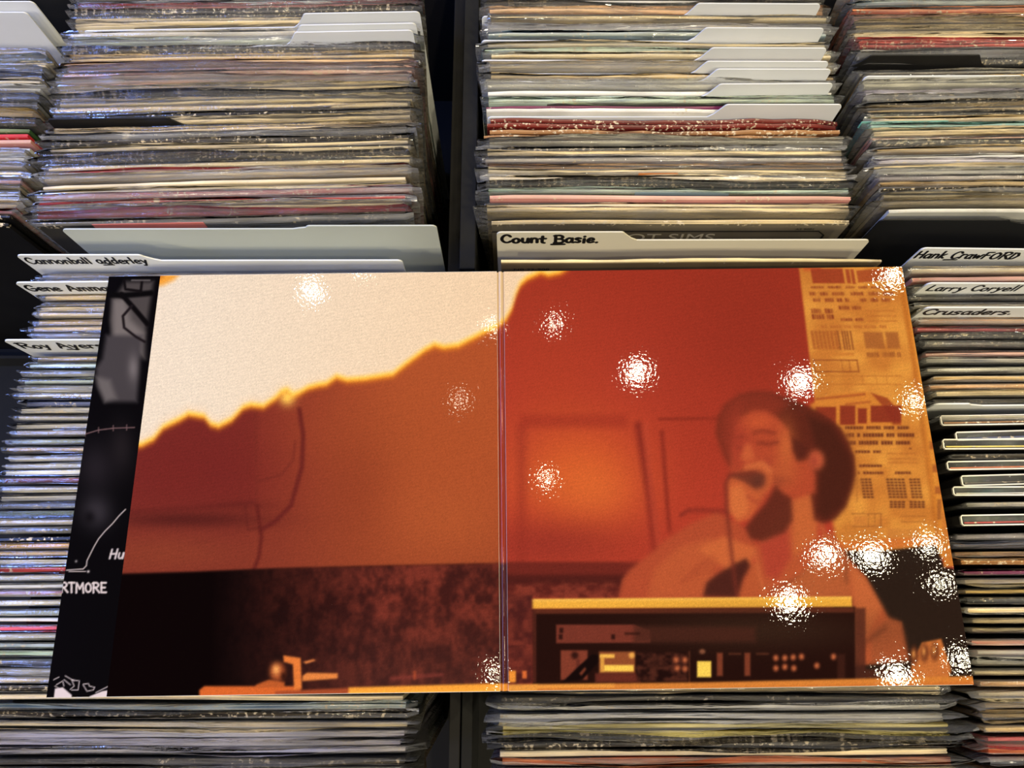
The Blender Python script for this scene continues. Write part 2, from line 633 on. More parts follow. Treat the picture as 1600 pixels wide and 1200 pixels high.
SLV = [sleeve_mesh(100 + s, JT + .0006, [.0026, .0048, .0070, .0033, .0058, .0028, .0092, .0040][s % 8],
                   .003 + .009 * fr(s, 37), .003 + .009 * fr(s, 53), .0004 + .0008 * fr(s, 29),
                   curl=(-.0024, 0, .0020, -.0030, 0, .0016, -.0018)[s % 7], fold=(s % 2 == 0)) for s in range(18)]
SLV_LOW = [sleeve_mesh(200 + s, JT + .0006, .0024 + .0006 * (s % 4), .004 + .006 * fr(s, 37), .004 + .006 * fr(s, 53), .0004 + .0006 * fr(s, 29),
                       curl=(-.0016, 0, .0014, -.002)[s % 4], fold=(s % 3 != 0)) for s in range(12)]
SLV_FLAP = [sleeve_mesh(300 + s, JT + .0006, .009 + .002 * (s % 3), .009 + .002 * (s % 2), .010 + .003 * (s % 3), .0014,
                        curl=(.004, -.003, .005, -.002, .003, -.004)[s]) for s in range(6)]

ONES = ['', 'first', 'second', 'third', 'fourth', 'fifth', 'sixth', 'seventh', 'eighth', 'ninth', 'tenth', 'eleventh', 'twelfth',
        'thirteenth', 'fourteenth', 'fifteenth', 'sixteenth', 'seventeenth', 'eighteenth', 'nineteenth']
TENS = {2: ('twentieth', 'twenty'), 3: ('thirtieth', 'thirty'), 4: ('fortieth', 'forty'), 5: ('fiftieth', 'fifty'),
        6: ('sixtieth', 'sixty'), 7: ('seventieth', 'seventy'), 8: ('eightieth', 'eighty')}


def ordinal(n):
    if n < 20:
        return ONES[n]
    a, b = divmod(n, 10)
    return TENS[a][0] if b == 0 else TENS[a][1] + '-' + ONES[b]


def record(x, y, pal, film, rot, lean, zs=1.0, jm=None, sm=None, label='', group=None, base=BASE_Z, mirror=False):
    e = empty('vinyl_record', (x, y, base), (lean, 0, rot))
    e.scale = (-1 if False else 1, 1, zs)
    tag(e, label, 'record', group)
    link('jacket', jm, JM[pal], e)
    if film:
        link('sleeve', sm, FILM[film], e)
    return e


def y_at(py, z=-.016):
    return plane_pt(800, py, z)[1]


def py_at(y, z=-.016):
    lo, hi = -400, 1600
    for _ in range(40):
        mid = (lo + hi) / 2
        if y_at(mid, z) > y:
            lo = mid
        else:
            hi = mid
    return lo


def fill_bin(key, y0, y1, where, group, weights, over, seed, skip=(), low=False, zmul=(.988, 1.002), pitch=(.0052, .0068), flap=None, nofilm=(), front=None, dip=()):
    """stand records one behind another from y0 (front) to y1 (back)"""
    r = random.Random(seed)
    names = list(weights.keys())
    ws = list(weights.values())
    skip = list(skip) + [(t - .0036, t + .0033) for t in TABS[key]]
    y = y0
    k = 0
    out = []
    used = set()
    while y < y1:
        py = py_at(y)
        blocked = [s for s in skip if s[0] <= y <= s[1]]
        if blocked:
            y = blocked[0][1] + .0002
            continue
        k += 1
        pal = None
        for (p, c) in over:
            if p not in used and abs(py - p) < 6:
                pal = c
                used.add(p)
                break
        if pal is None:
            pal = r.choices(names, ws)[0]
        if k == 1 and front:
            pal = front
        film = r.choices(['clear', 'cloudy', 'crinkled', None], [.40, .28, .28, .04])[0]
        for (a, b) in nofilm:
            if a <= py <= b:
                film = None
        rot, lean = stand(key, y)
        rot += math.radians(r.uniform(-.07, .07))
        lean += math.radians(r.uniform(-.05, .05))
        x = XC[key] + max(-.003, min(.003, r.gauss(0, .0018)))
        jm = r.choice(JACK)
        if pal in ('brown', 'maroon'):
            jm = r.choice(JACK_ROUGH)
        lowhere = low(py) if callable(low) else low
        fl = flap(py) if flap else False
        sm = r.choice(SLV_LOW if lowhere and not fl else (SLV_FLAP if fl else SLV))
        zz = r.uniform(*zmul)
        if any(t - .013 < y < t for t in dip):
            zz = zmul[0] - .010
            sm = SLV_LOW[k % len(SLV_LOW)]
        fd = {'clear': 'clear sleeve', 'cloudy': 'cloudy sleeve', 'crinkled': 'shiny crinkled sleeve', None: None}[film]
        lab = (pal + ' record jacket in ' + fd if fd else 'bare ' + pal + ' record jacket') + ', ' + ordinal(k) + ' from the front, ' + where
        yb = y + math.sin(lean) * JH * zz
        out.append((record(x, yb, pal, film, rot, lean, zz, jm, sm, lab, group), py, k))
        y += r.uniform(*pitch)
    return out


TABS = {k: [] for k in XC}        # y of the top of every divider, so that records make room

# ------------------------------------------------------------------ handwriting
GL = {
    'C': (.72, [[(.66, .78), (.52, .95), (.28, .95), (.08, .68), (.06, .34), (.26, .06), (.5, .05), (.68, .2)]]),
    'B': (.72, [[(.1, .98), (.12, .02)], [(.02, .94), (.38, .98), (.58, .8), (.46, .58), (.14, .52)], [(.14, .52), (.5, .5), (.66, .28), (.5, .05), (.04, .03)]]),
    'G': (.76, [[(.64, .82), (.46, .97), (.2, .88), (.05, .5), (.2, .1), (.46, .05), (.66, .22), (.66, .44), (.4, .44)]]),
    'A': (.76, [[(.04, .02), (.36, .98), (.70, .02)], [(.12, .36), (.62, .38)]]),
    'R': (.74, [[(.12, .98), (.1, .02)], [(.02, .92), (.4, .98), (.62, .78), (.44, .54), (.12, .5)], [(.3, .5), (.7, .04)]]),
    'H': (.72, [[(.1, .95), (.08, .02)], [(.6, .98), (.58, .02)], [(.08, .5), (.6, .52)]]),
    'L': (.6, [[(.2, .96), (.08, .4), (.06, .06), (.54, .04)]]),
    'F': (.6, [[(.1, .9), (.1, .02)], [(.08, .9), (.54, .92)], [(.1, .5), (.44, .52)]]),
    'O': (.72, [[(.34, .9), (.1, .7), (.08, .25), (.32, .04), (.58, .2), (.6, .66), (.34, .9)]]),
    'D': (.7, [[(.1, .9), (.1, .04)], [(.04, .9), (.4, .86), (.62, .5), (.42, .1), (.06, .04)]]),
    'T': (.66, [[(.3, .96), (.3, .02)], [(.02, .96), (.6, .96)]]),
    'M': (.86, [[(.06, .02), (.1, .96), (.4, .4), (.7, .96), (.76, .02)]]),
    'E': (.62, [[(.1, .96), (.1, .03), (.54, .03)], [(.1, .96), (.52, .96)], [(.1, .5), (.44, .5)]]),
    'a': (.58, [[(.46, .5), (.26, .6), (.06, .4), (.1, .1), (.28, .04), (.44, .24), (.46, .58)], [(.46, .58), (.46, .12), (.56, .03)]]),
    'b': (.56, [[(.1, .98), (.1, .04)], [(.1, .4), (.3, .6), (.48, .4), (.42, .1), (.1, .05)]]),
    'd': (.58, [[(.46, .4), (.26, .58), (.06, .34), (.14, .06), (.34, .06), (.46, .3)], [(.48, .98), (.46, .03)]]),
    'e': (.54, [[(.08, .32), (.44, .36), (.4, .56), (.2, .58), (.05, .32), (.18, .05), (.48, .12)]]),
    'f': (.44, [[(.42, .9), (.24, .96), (.16, .7), (.14, .02)], [(0, .5), (.38, .52)]]),
    'i': (.26, [[(.12, .56), (.12, .04)], [(.12, .80), (.13, .84)]]),
    'k': (.56, [[(.1, .98), (.1, .02)], [(.44, .6), (.12, .3), (.48, .03)]]),
    'l': (.24, [[(.1, .98), (.1, .04)]]),
    'm': (.84, [[(.08, .58), (.08, .03)], [(.08, .4), (.24, .58), (.38, .46), (.38, .04)], [(.38, .42), (.56, .58), (.7, .46), (.72, .03)]]),
    'n': (.56, [[(.08, .58), (.08, .03)], [(.08, .4), (.26, .58), (.44, .46), (.46, .03)]]),
    'o': (.56, [[(.26, .58), (.06, .4), (.1, .1), (.3, .03), (.46, .22), (.42, .5), (.26, .58)]]),
    'r': (.44, [[(.08, .58), (.08, .03)], [(.08, .36), (.22, .56), (.4, .54)]]),
    's': (.48, [[(.4, .54), (.2, .6), (.08, .46), (.36, .24), (.3, .05), (.04, .08)]]),
    't': (.48, [[(.22, .86), (.2, .14), (.36, .03)], [(.02, .56), (.44, .58)]]),
    'u': (.56, [[(.08, .58), (.08, .18), (.24, .03), (.42, .18), (.46, .58)], [(.46, .58), (.46, .03)]]),
    'w': (.74, [[(.04, .58), (.18, .04), (.34, .44), (.5, .04), (.66, .58)]]),
    'y': (.54, [[(.06, .58), (.24, .14)], [(.46, .58), (.28, .1), (.14, -.26), (.0, -.24)]]),
    '.': (.24, [[(.1, .05), (.12, .08)]]),
    ' ': (.4, []),
}


def smooth_line(pts):
    if len(pts) < 3:
        return pts
    out = []
    n = len(pts)
    for i in range(n - 1):
        p0, p1, p2, p3 = pts[max(0, i - 1)], pts[i], pts[i + 1], pts[min(n - 1, i + 2)]
        for k in range(4):
            t = k / 4
            out.append(tuple(.5 * (2 * b + (c - a) * t + (2 * a - 5 * b + 4 * c - d) * t * t + (3 * b - a - 3 * c + d) * t ** 3)
                             for a, b, c, d in zip(p0, p1, p2, p3)))
    out.append(pts[-1])
    return out


def text_lines(txt, seed=0):
    r = random.Random(seed)
    x = 0
    lines = []
    for ch in txt:
        w, st = GL[ch]
        k = r.uniform(.94, 1.06)
        dy = r.uniform(-.03, .03)
        for s in st:
            sm = smooth_line(s) if ch not in 'AMHTEFLkwD' else s
            lines.append([(x + a * k, b + dy) for a, b in sm])
        x += w * k + .06
    return lines, x


def handwriting(txt, x0, x1, zbase, height, y, width, under=None, seed=0, slope=0.0):
    """marker strokes laid on the upright face of a divider"""
    lines, W = text_lines(txt, seed)
    sx = (x1 - x0) / W
    L2 = [[(x0 + a * sx, zbase + b * height + slope * a * sx) for a, b in l] for l in lines]
    if under:
        L2.append([(under[0], zbase - .2 * height), (under[1], zbase - .17 * height)])
    m = MB()
    for li, l in enumerate(L2):
        yy = y - .00002 * (li % 5)
        for i, (a, b) in enumerate(l):
            vs = [(a + width * .5 * math.cos(t * math.pi / 4), yy, b + width * .5 * math.sin(t * math.pi / 4)) for t in range(8)]
            m.add(vs, [tuple(range(8))])
            if i:
                pa, pb = l[i - 1]
                dx, dz = a - pa, b - pb
                q = math.hypot(dx, dz) or 1e-9
                nx, nz = -dz / q * width * .5, dx / q * width * .5
                yq = yy - .00001
                m.add([(pa + nx, yq, pb + nz), (pa - nx, yq, pb - nz), (a - nx, yq, b - nz), (a + nx, yq, b + nz)], [(0, 1, 2, 3)])
    return m.mesh('handwriting')


# ------------------------------------------------------------------ tabbed dividers
DW = .312


def divider_mesh(t0, t1, htab, h=.318, th=.0012, w=DW, r=.004):
    """card with one raised tab from x=t0 to x=t1 (measured from the card's centre)"""
    def arc(cx, cz, rad, a0, a1, n=4):
        return [(cx + rad * math.cos(math.radians(a0 + (a1 - a0) * i / n)), cz + rad * math.sin(math.radians(a0 + (a1 - a0) * i / n))) for i in range(n + 1)]
    L, R = -w / 2, w / 2
    top = h + htab
    pts = [(L, 0), (R, 0)]
    if t1 >= R - .002:
        pts += arc(R - r, top - r, r, 0, 90)
    else:
        pts += arc(R - r, h - r, r, 0, 90)
        pts += [(t1 + .011, h), (t1 + .006, h + htab * .25)] + arc(t1 - r, top - r, r, 20, 90)
    if t0 <= L + .002:
        pts += arc(L + r, top - r, r, 90, 180)
    else:
        pts += arc(t0 + r, top - r, r, 90, 160) + [(t0 - .006, h + htab * .25), (t0 - .011, h)]
        pts += arc(L + r, h - r, r, 90, 180)
    n = len(pts)
    m = MB()
    m.add([(x, -th / 2, z) for x, z in pts] + [(x, th / 2, z) for x, z in pts],
          [tuple(range(n)), tuple(range(2 * n - 1, n - 1, -1))] + [(i, i + n, (i + 1) % n + n, (i + 1) % n) for i in range(n)])
    return m.mesh('divider_card')


def divider(key, px, py, ztop, side, t0px, t1px, htab, mat, label, drot=0.0, dlean=0.0, text=None, group='tabbed dividers'):
    """a card whose top corner (side -1 left, +1 right) is seen at px, py; ztop is the height of its tab; it stands on the bin bottom"""
    xe, ye = plane_pt(px, py, ztop)
    rot, lean = stand(key, ye)
    rot += math.radians(drot)
    lean += math.radians(dlean)
    xc = xe - side * DW / 2 * math.cos(rot)
    if key == '2b':
        xc = max(xc, .1275)
    if key == '3b':
        xc = max(xc, .4690)
    yt = ye - side * DW / 2 * math.sin(rot)
    TABS[key].append(yt)
    f = lambda p: plane_pt(p, py, ztop)[0] - xc
    t0 = max(-DW / 2, f(t0px)) if t0px is not None else -DW / 2
    t1 = min(DW / 2, f(t1px)) if t1px is not None else DW / 2
    h = ztop - htab - BASE_Z
    e = empty('record_divider', (xc, yt + math.sin(lean) * (h + htab), BASE_Z), (lean, 0, rot))
    tag(e, label, 'divider', group)
    link('card', divider_mesh(t0, t1, htab, h), mat, e)
    if text:
        txt, pa, pb, zb, hh, wd, und, seed = text
        mm = handwriting(txt, f(pa), f(pb), h + htab - zb, hh, -.0012 / 2 - .0002, wd, (f(und[0]), f(und[1])) if und else None, seed)
        link('handwriting', mm, M_ink, e)
    return e


def xw(px, py, z):
    return plane_pt(px, py, z)[0]


# handwritten dividers at the fronts
divider('2f', 776, 362, -.004, -1, None, 978, .013, M_cardcream, 'white divider with handwritten left tab, upright behind the gatefold crease', -.4, -3.0,
        ('Count Basie.', 783, 940, .0165, .0128, .0029, (864, 884), 1))
divider('1f', 24, 398, -.004, -1, None, 222, .010, M_card, 'white divider with long handwritten name, left bin just behind gatefold', -.4, -1.4,
        ('Cannonball adderley', 30, 222, .0145, .0110, .0019, (146, 162), 4))
divider('1f', 22, 441, -.003, -1, None, 232, .010, M_card, 'white divider with handwritten tab, half under gatefold top-left corner', .2, 0,
        ('Gene Ammons', 28, 180, .0165, .0118, .0022, None, 5))
divider('1f', 4, 531, -.004, -1, None, 200, .010, M_card, 'white divider with handwritten tab and underlined initial, left of gatefold', .2, 0,
        ('Roy Ayers', 14, 148, .0185, .0130, .0022, (82, 100), 6))
divider('3f', 1441, 387, -.012, -1, None, 1680, .010, M_card, 'white divider with handwritten tab, first behind gatefold in right bin', -1.2, -1.5,
        ('Hank CrawFORD', 1443, 1606, .0165, .0125, .0021, (1494, 1514), 7))
divider('3f', 1450, 442, -.006, -1, None, 1680, .010, M_card, 'white divider with slanted handwriting between two other tabs, right bin', -.2, 0,
        ('Larry Coryell', 1460, 1606, .0145, .0115, .0019, None, 8))
divider('3f', 1447, 480, -.006, -1, None, 1680, .010, M_card, 'white divider with one handwritten word, right bin beside the red jackets', 0, 0,
        ('Crusaders.', 1453, 1597, .0140, .0118, .0023, None, 9))
divider('3f', 1462, 631, -.014, -1, None, 1520, .006, M_card, 'pale divider behind the thick white-edged jackets, right bin')
# the big grey card at the front of the left back bin
divider('1b', 682, 352, -.006, 1, 476, None, .005, M_cardgrey, 'large plain grey-green divider card, front of back bin left of gap', -1.0, -.5)
# three tabs at the upper right of the left back bin
for (py, a, b, l) in ((18, 472, 656, 'white divider tab, rearmost of three, back bin left of centre gap'),
                      (36, 466, 650, 'white divider tab, middle of three, back bin left of centre gap'),
                      (47, 458, 645, 'white divider tab, nearest of three, back bin left of centre gap')):
    divider('1b', b, py, -.006, 1, a, None, .016, M_card, l, .3, 0, group='white tabs left of the gap')
# white tabs at the right of the centre back bin
names7 = ['rearmost', 'sixth nearest', 'fifth nearest', 'fourth nearest', 'third nearest', 'second nearest', 'nearest']
for i, (py, a, b) in enumerate(((6, 1088, 1268), (44, 1100, 1280), (75, 1110, 1290), (96, 1102, 1292), (108, 1118, 1300), (130, 1122, 1303), (163, 1132, 1317))):
    divider('2b', b, py, -.012, 1, a, None, .017, M_card, 'white divider tab, ' + names7[i] + ' of seven in back bin right of gap', .5 if i == 5 else 0, 0,
            group='white tabs in the centre back bin')
# black dividers
divider('1b', 72, 186, -.010, -1, None, 265, .012, M_cardblack, 'black divider tab amid sleeved records, back bin left of gap', -.6)
divider('3b', 1335, 86, -.010, -1, 1358, 1535, .014, M_cardblack, 'black divider tab deep in the back bin at far right', -.5)
divider('3b', 1376, 343, -.024, -1, None, 1582, .006, M_cardblack, 'black divider closing the front of the back bin at far right', -.3)
divider('3b', 1352, 119, -.017, -1, None, 1600, .003, M_card, 'cream-white divider edge in the back bin at far right', -.4)
# far left tabs
for (py, b, l) in ((2, 52, 'pale divider tab at the upper left corner of the photograph'), (19, 42, 'white rounded divider tab, nearest one at the far left')):
    divider('0b', b, py, -.006, 1, -160, None, .014, M_card, l)

WARM = {'cream': 5, 'tan': 3, 'grey': 2.2, 'pale grey': 2, 'white': 1.5, 'charcoal': .8, 'worn black': .9, 'peach': 1, 'lavender': .8,
        'dull red': .3, 'steel blue': .4, 'pink': .6, 'mustard': .5}
COOL = {'cream': 3.5, 'grey': 2.5, 'pale grey': 2.5, 'white': 2.5, 'charcoal': 1.2, 'worn black': 1.2, 'navy': 1, 'steel blue': 1.4, 'lavender': 1.2,
        'pale green': 1, 'dull red': .3, 'tan': 1.5}

REC = {}
REC['0b'] = fill_bin('0b', .302, .475, 'upper far-left bin', 'records at the far left', WARM,
                     [(325, 'dull red'), (333, 'black'), (340, 'black'), (205, 'bright red'), (195, 'green'), (222, 'pale grey'), (160, 'worn black'), (150, 'black'), (110, 'navy'), (215, 'pink')],
                     11, nofilm=((198, 230), (330, 380)), front='black')
REC['1b'] = fill_bin('1b', .3065, .545, 'upper left bin', 'records left of the centre gap', WARM,
                     [(345, 'charcoal'), (337, 'bright red'), (328, 'bright red'), (318, 'cream'), (303, 'dull red'), (290, 'cream'), (278, 'cream'), (262, 'dull red'), (254, 'cream'),
                      (240, 'worn black'), (232, 'cream'), (222, 'cream'), (212, 'worn black'), (205, 'charcoal'), (176, 'black'), (170, 'cream'), (158, 'cream'), (148, 'black'), (138, 'cream'), (118, 'pink'),
                      (105, 'pink'), (68, 'bright red'), (60, 'pale green'), (50, 'grey'), (40, 'grey'), (20, 'worn black'), (10, 'worn black')],
                     12, front='charcoal')
REC['2b'] = fill_bin('2b', .3190, .545, 'upper centre bin', 'records right of the centre gap', WARM,
                     [(345, 'charcoal'), (338, 'charcoal'), (325, 'lavender'), (312, 'cream'), (300, 'pink'), (290, 'pale green'), (276, 'worn black'), (262, 'cream'), (256, 'worn black'),
                      (246, 'peach'), (226, 'cream'), (218, 'worn black'), (203, 'brown'), (196, 'brown'), (188, 'maroon'), (180, 'maroon'), (170, 'black'), (163, 'white'), (155, 'plum'), (148, 'pale green'),
                      (135, 'pale grey'), (124, 'pale grey'), (105, 'tan'), (95, 'cream'), (84, 'peach'), (64, 'pale green'), (56, 'cream'), (30, 'lavender'), (8, 'peach')],
                     13, zmul=(.962, .982), nofilm=((145, 204),))
REC['3b'] = fill_bin('3b', .3255, .545, 'upper right bin', 'records at the far right of the back row', WARM,
                     [(330, 'pale grey'), (318, 'navy'), (300, 'cream'), (265, 'lavender'), (240, 'lavender'), (215, 'worn black'), (205, 'pink'), (190, 'cream'), (180, 'teal'),
                      (160, 'tan'), (145, 'worn black'), (116, 'mustard'), (100, 'grey'), (80, 'worn black'), (58, 'dull red'), (50, 'dull red'), (20, 'pink'), (2, 'orange')],
                     14, zmul=(.975, .992))

# gatefold footprint in y: records below it stay lower
GY0, GY1 = -.066, .262


def under(py):
    return 415 < py < 1096


REC['1f'] = fill_bin('1f', -.128, .262, 'lower left bin', 'records in the left front bin', COOL,
                     [(1175, 'lavender'), (1150, 'lavender'), (1140, 'cream'), (1128, 'navy'), (1122, 'worn black'), (1105, 'steel blue'), (975, 'bright red'), (848, 'mustard'), (856, 'mustard'),
                      (835, 'black'), (825, 'charcoal'), (812, 'cream'), (800, 'green'), (793, 'cream'), (785, 'navy'), (690, 'steel blue'), (680, 'navy'), (630, 'navy'), (612, 'white'), (602, 'white'),
                      (595, 'pale green'), (570, 'pale green'), (510, 'cream'), (518, 'cream'), (495, 'cream')],
                     15, low=under, zmul=(.985, .997), dip=TABS['1f'], pitch=(.0052, .0068),
                     flap=lambda py: py > 1098)
REC['2f'] = fill_bin('2f', -.128, -.056, 'lower centre bin', 'records before the gatefold', WARM,
                     [(1190, 'orange'), (1182, 'cream'), (1170, 'worn black'), (1155, 'worn black'), (1142, 'yellow'), (1132, 'cream'), (1120, 'white'), (1108, 'grey'), (1095, 'charcoal')],
                     16, low=under, zmul=(.985, .997), flap=lambda py: py > 1085)
y3 = y_at(640)
REC['3f'] = fill_bin('3f', -.128, .262, 'lower right bin', 'records in the right front bin', WARM,
                     [(1185, 'charcoal'), (1165, 'orange'), (1150, 'bright red'), (1130, 'charcoal'), (1065, 'peach'), (1050, 'cream'), (890, 'plum'), (898, 'dull red'), (842, 'cream'), (851, 'navy'),
                      (875, 'brown'), (600, 'peach'), (575, 'pale grey'), (560, 'grey'), (545, 'pink'), (512, 'bright red'), (518, 'worn black'), (430, 'pink'), (436, 'peach'), (470, 'cream'), (462, 'charcoal')],
                     17, skip=((y_at(832), y_at(648)),), low=under,
                     zmul=(.984, .998), dip=TABS['3f'][:3], pitch=(.0058, .0078), flap=lambda py: 830 < py and (int(py) // 30) % 2 == 0)

# thick jackets standing mouth-up right of the gatefold
thick = [(657, 1474, 'white', 'brown'), (678, 1497, 'white', 'navy'), (698, 1478, 'white', 'yellow'), (728, 1484, 'white', 'orange'), (748, 1506, 'white', 'charcoal'),
         (772, 1494, 'white', 'pale grey'), (814, 1506, 'white', 'dull red')]
M_thick = jacket_mat('jacket_dark_white_edge', rgb(40, 37, 34), rgb(240, 236, 224), .2)  # shade on the jacket sides is put into the dark face colour
thick_lab = {'brown': 'a brown inner', 'navy': 'a navy inner', 'yellow': 'a yellow line inside', 'orange': 'an orange line inside', 'charcoal': 'a dark inside',
             'pale grey': 'a crumpled film corner', 'dull red': 'a dull red line inside'}
for i, (py, pxl, c, inner) in enumerate(thick):
    x, y = plane_pt(pxl, py, -.016)
    e = empty('vinyl_record', (x + JW / 2, y, BASE_Z), (math.radians(-.6), 0, math.radians(.9 + .8 * math.sin(i * 2.1))))
    e.scale = (1, 1, .996)
    tag(e, 'thick white-edged record jacket with ' + thick_lab[inner] + ', beside the gatefold, right bin', 'record', 'thick jackets beside the gatefold')
    link('jacket', JACK_OPEN[i % 2], M_thick, e)
    m = MB()
    w = JW / 2
    m.add([(-w + .003, -.0022, .01), (w - .002, -.0012, .01), (w - .002, -.0002, .01), (-w + .003, -.0012, .01),
           (-w + .003, -.0024, JH - .0015), (w - .002, -.0008, JH - .0015), (w - .002, .0004, JH - .0015), (-w + .003, -.0012, JH - .0015)],
          [(3, 2, 1, 0), (4, 5, 6, 7), (0, 1, 5, 4), (1, 2, 6, 5), (2, 3, 7, 6), (3, 0, 4, 7)])
    link('inner_sleeve', m.mesh('inner_sleeve'), JM[inner], e)
    rr = random.Random(i)
    m = MB()
    N = 40
    vs, fs = [], []
    tt = .0082 if i % 2 == 0 else .0070
    for a in range(N + 1):
        xx = -w + .0012 + (JW - .002) * a / N
        for b in range(5):
            vs.append((xx, -tt / 2 + .001 + (tt - .002) * b / 4, JH - .0012 - .0012 * math.sin(math.pi * b / 4) + rr.uniform(-.0004, .0004)))
    for a in range(N):
        for b in range(4):
            q = a * 5 + b
            fs.append((q, q + 5, q + 6, q + 1))
    m.add(vs, fs)
    link('shrink_film', m.mesh('shrink_film', True), FILM['crinkled'], e)
# two sleeved records between the thick jackets
for py, pal, pxl, lab in ((716, 'charcoal', 1496, 'charcoal record in loose film between the yellow and orange lined jackets'),
                          (792, 'grey', 1520, 'grey record in crumpled film behind the dull red lined jacket')):
    x, y = plane_pt(pxl, py, -.016)
    record(x + JW / 2, y, pal, 'crinkled', math.radians(.4), math.radians(-.6), .99, JACK[1], SLV_LOW[3], lab, 'records in the right front bin')

# the records wholly hidden below the gatefold
mb = MB()
yy = -.048
while yy < .236:
    mb.box(XC['2f'] - JW / 2, XC['2f'] + JW / 2, yy, yy + .003, BASE_Z, -.016)
    yy += .0062
hid = link('hidden_records', mb.mesh('hidden_records'), JM['grey'])
hid['label'] = 'packed records hidden below the open gatefold in the centre bin'
hid['category'] = 'records'
hid['kind'] = 'stuff'

# ------------------------------------------------------------------ covers in view: centre back bin and the record before it


def text_mesh(body, size, name='lettering', extrude=.00004):
    cu = bpy.data.curves.new(name, 'FONT')
    cu.body = body
    cu.size = size
    cu.extrude = extrude
    cu.align_x = 'LEFT'
    o = bpy.data.objects.new(name, cu)
    COL.objects.link(o)
    bpy.context.view_layer.update()
    dg = bpy.context.evaluated_depsgraph_get()
    me = bpy.data.meshes.new_from_object(o.evaluated_get(dg))
    bpy.data.objects.remove(o)
    bpy.data.curves.remove(cu)
    me.name = name
    return me


M_letter = simple_mat('pale_lettering', rgb(206, 196, 172), .5, .05)
M_darkletter = simple_mat('dark_lettering', rgb(14, 12, 10), .5, .05)


def lettering(parent, body, x, z, size, mat, sx=1.0, y=-.0024):
    o = link('lettering', text_mesh(body, size), mat, parent, (x, y, z))
    o.rotation_euler = (math.pi / 2, 0, 0)
    o.scale = (sx, 1, 1)
    return o


# grey cover with a thin black frame (front record of the centre back bin)
zt = -.036
xl, y = plane_pt(768, 346, zt)
e = empty('vinyl_record', (xl + JW / 2, y + math.sin(math.radians(-1.2)) * (zt - BASE_Z), BASE_Z), (math.radians(-1.2), 0, math.radians(.1)))
e.scale = (1, 1, (zt - BASE_Z) / JH)
tag(e, 'dark grey cover with outlined lettering and thin black frame, behind handwritten divider', 'record')
M_greycover = jacket_mat('jacket_grey_cover', rgb(112, 104, 88), rgb(222, 200, 150), .9)
link('jacket', JACK[2], M_greycover, e)
m = MB()
fw = .0016
m.box(-.156, .134, -.00205, -.0018, JH - .0160, JH - .0160 + fw)
m.add([(.134, -.00205, JH - .0160), (.134, -.00205, JH - .0160 + fw), (.142, -.00205, JH - .0225), (.1405, -.00205, JH - .0230)], [(0, 3, 2, 1)])
m.box(.1405, .142, -.00205, -.0018, JH - .25, JH - .0225)
link('frame_line', m.mesh('frame_line'), M_darkletter, e)
lettering(e, 'ZOOT SIMS', -.068, JH - .0335, .0200, M_letter, 1.10, -.0020)
lettering(e, 'AS 9001', .112, JH - .0125, .0042, M_darkletter, 1.2, -.0020)

# cream-edged record right before the divider of the front centre bin
zt = -.010
xl, y = plane_pt(783, 406, zt)
e = empty('vinyl_record', (xl + JW / 2, y + math.sin(math.radians(-1.0)) * (zt - BASE_Z), BASE_Z), (math.radians(-1.0), 0, math.radians(.3)))
e.scale = (1, 1, (zt - BASE_Z) / JH)
tag(e, 'cream-edged tan record peeking out right behind the gatefold, centre bin', 'record')
link('jacket', JACK[3], jacket_mat('jacket_tan_cover', rgb(150, 128, 92), rgb(236, 216, 160), .4), e)
lettering(e, 'NB 22-908', -.146, JH - .0135, .0050, M_darkletter, 1.35, -.0021)

# pale cover with small wide lettering at the front of the right back bin
zt = -.026
xl, y = plane_pt(1390, 326, zt)
e = empty('vinyl_record', (xl + JW / 2, y - .001 + math.sin(math.radians(-.9)) * (zt - BASE_Z), BASE_Z), (math.radians(-.9), 0, math.radians(.4)))
e.scale = (1, 1, (zt - BASE_Z) / JH)
tag(e, 'pale grey cover with small dark lettering, before the black divider at right', 'record')
link('jacket', JACK[4], JM['pale grey'], e)
lettering(e, 'STEREO', -.139, JH - .0165, .0062, M_darkletter, 1.35, -.0022)

# slim paper strips and stickers showing on some jackets


def sticker(recs, py, px0, px1, col, drop=.0075, name='sticker'):
    best = min(recs, key=lambda q: abs(q[1] - py))
    o = best[0]
    xa = xw(px0, py, -.016) - o.location.x
    xb = xw(px1, py, -.016) - o.location.x
    m = MB()
    m.box(xa, xb, -.0026, -.0021, JH - drop, JH + .0004)
    link(name, m.mesh(name), simple_mat('sticker_paper', col, .5, .05, 60), o)


sticker(REC['1b'], 341, 140, 315, rgb(214, 120, 108), .009)
sticker(REC['1b'], 126, 334, 382, rgb(232, 226, 206), .007)
sticker(REC['2b'], 290, 995, 1145, rgb(124, 146, 152), .009)
sticker(REC['2b'], 255, 1000, 1062, rgb(206, 128, 64), .006)
sticker(REC['3b'], 181, 1350, 1487, rgb(126, 200, 184), .008)
sticker(REC['3b'], 16, 1340, 1580, rgb(206, 120, 112), .005)

# ------------------------------------------------------------------ the open gatefold sleeve
GROT = math.radians(.75)
GT = .0032                                     # board thickness
gcx, gcy = plane_pt(784, 740, GT)
gate = empty('gatefold_sleeve', (gcx, gcy, .0006), (0, 0, GROT))
tag(gate, 'opened glossy gatefold album sleeve with orange photograph of a singer, lying across the bins', 'album sleeve')
cg, sg = math.cos(GROT), math.sin(GROT)


def g_local(px, py):
    x, y = plane_pt(px, py, GT + .0008)
    dx, dy = x - gcx, y - gcy
    return cg * dx + sg * dy, -sg * dx + cg * dy


# corners of both panels in the sleeve's own frame
def mean(*a):
    return sum(a) / len(a)


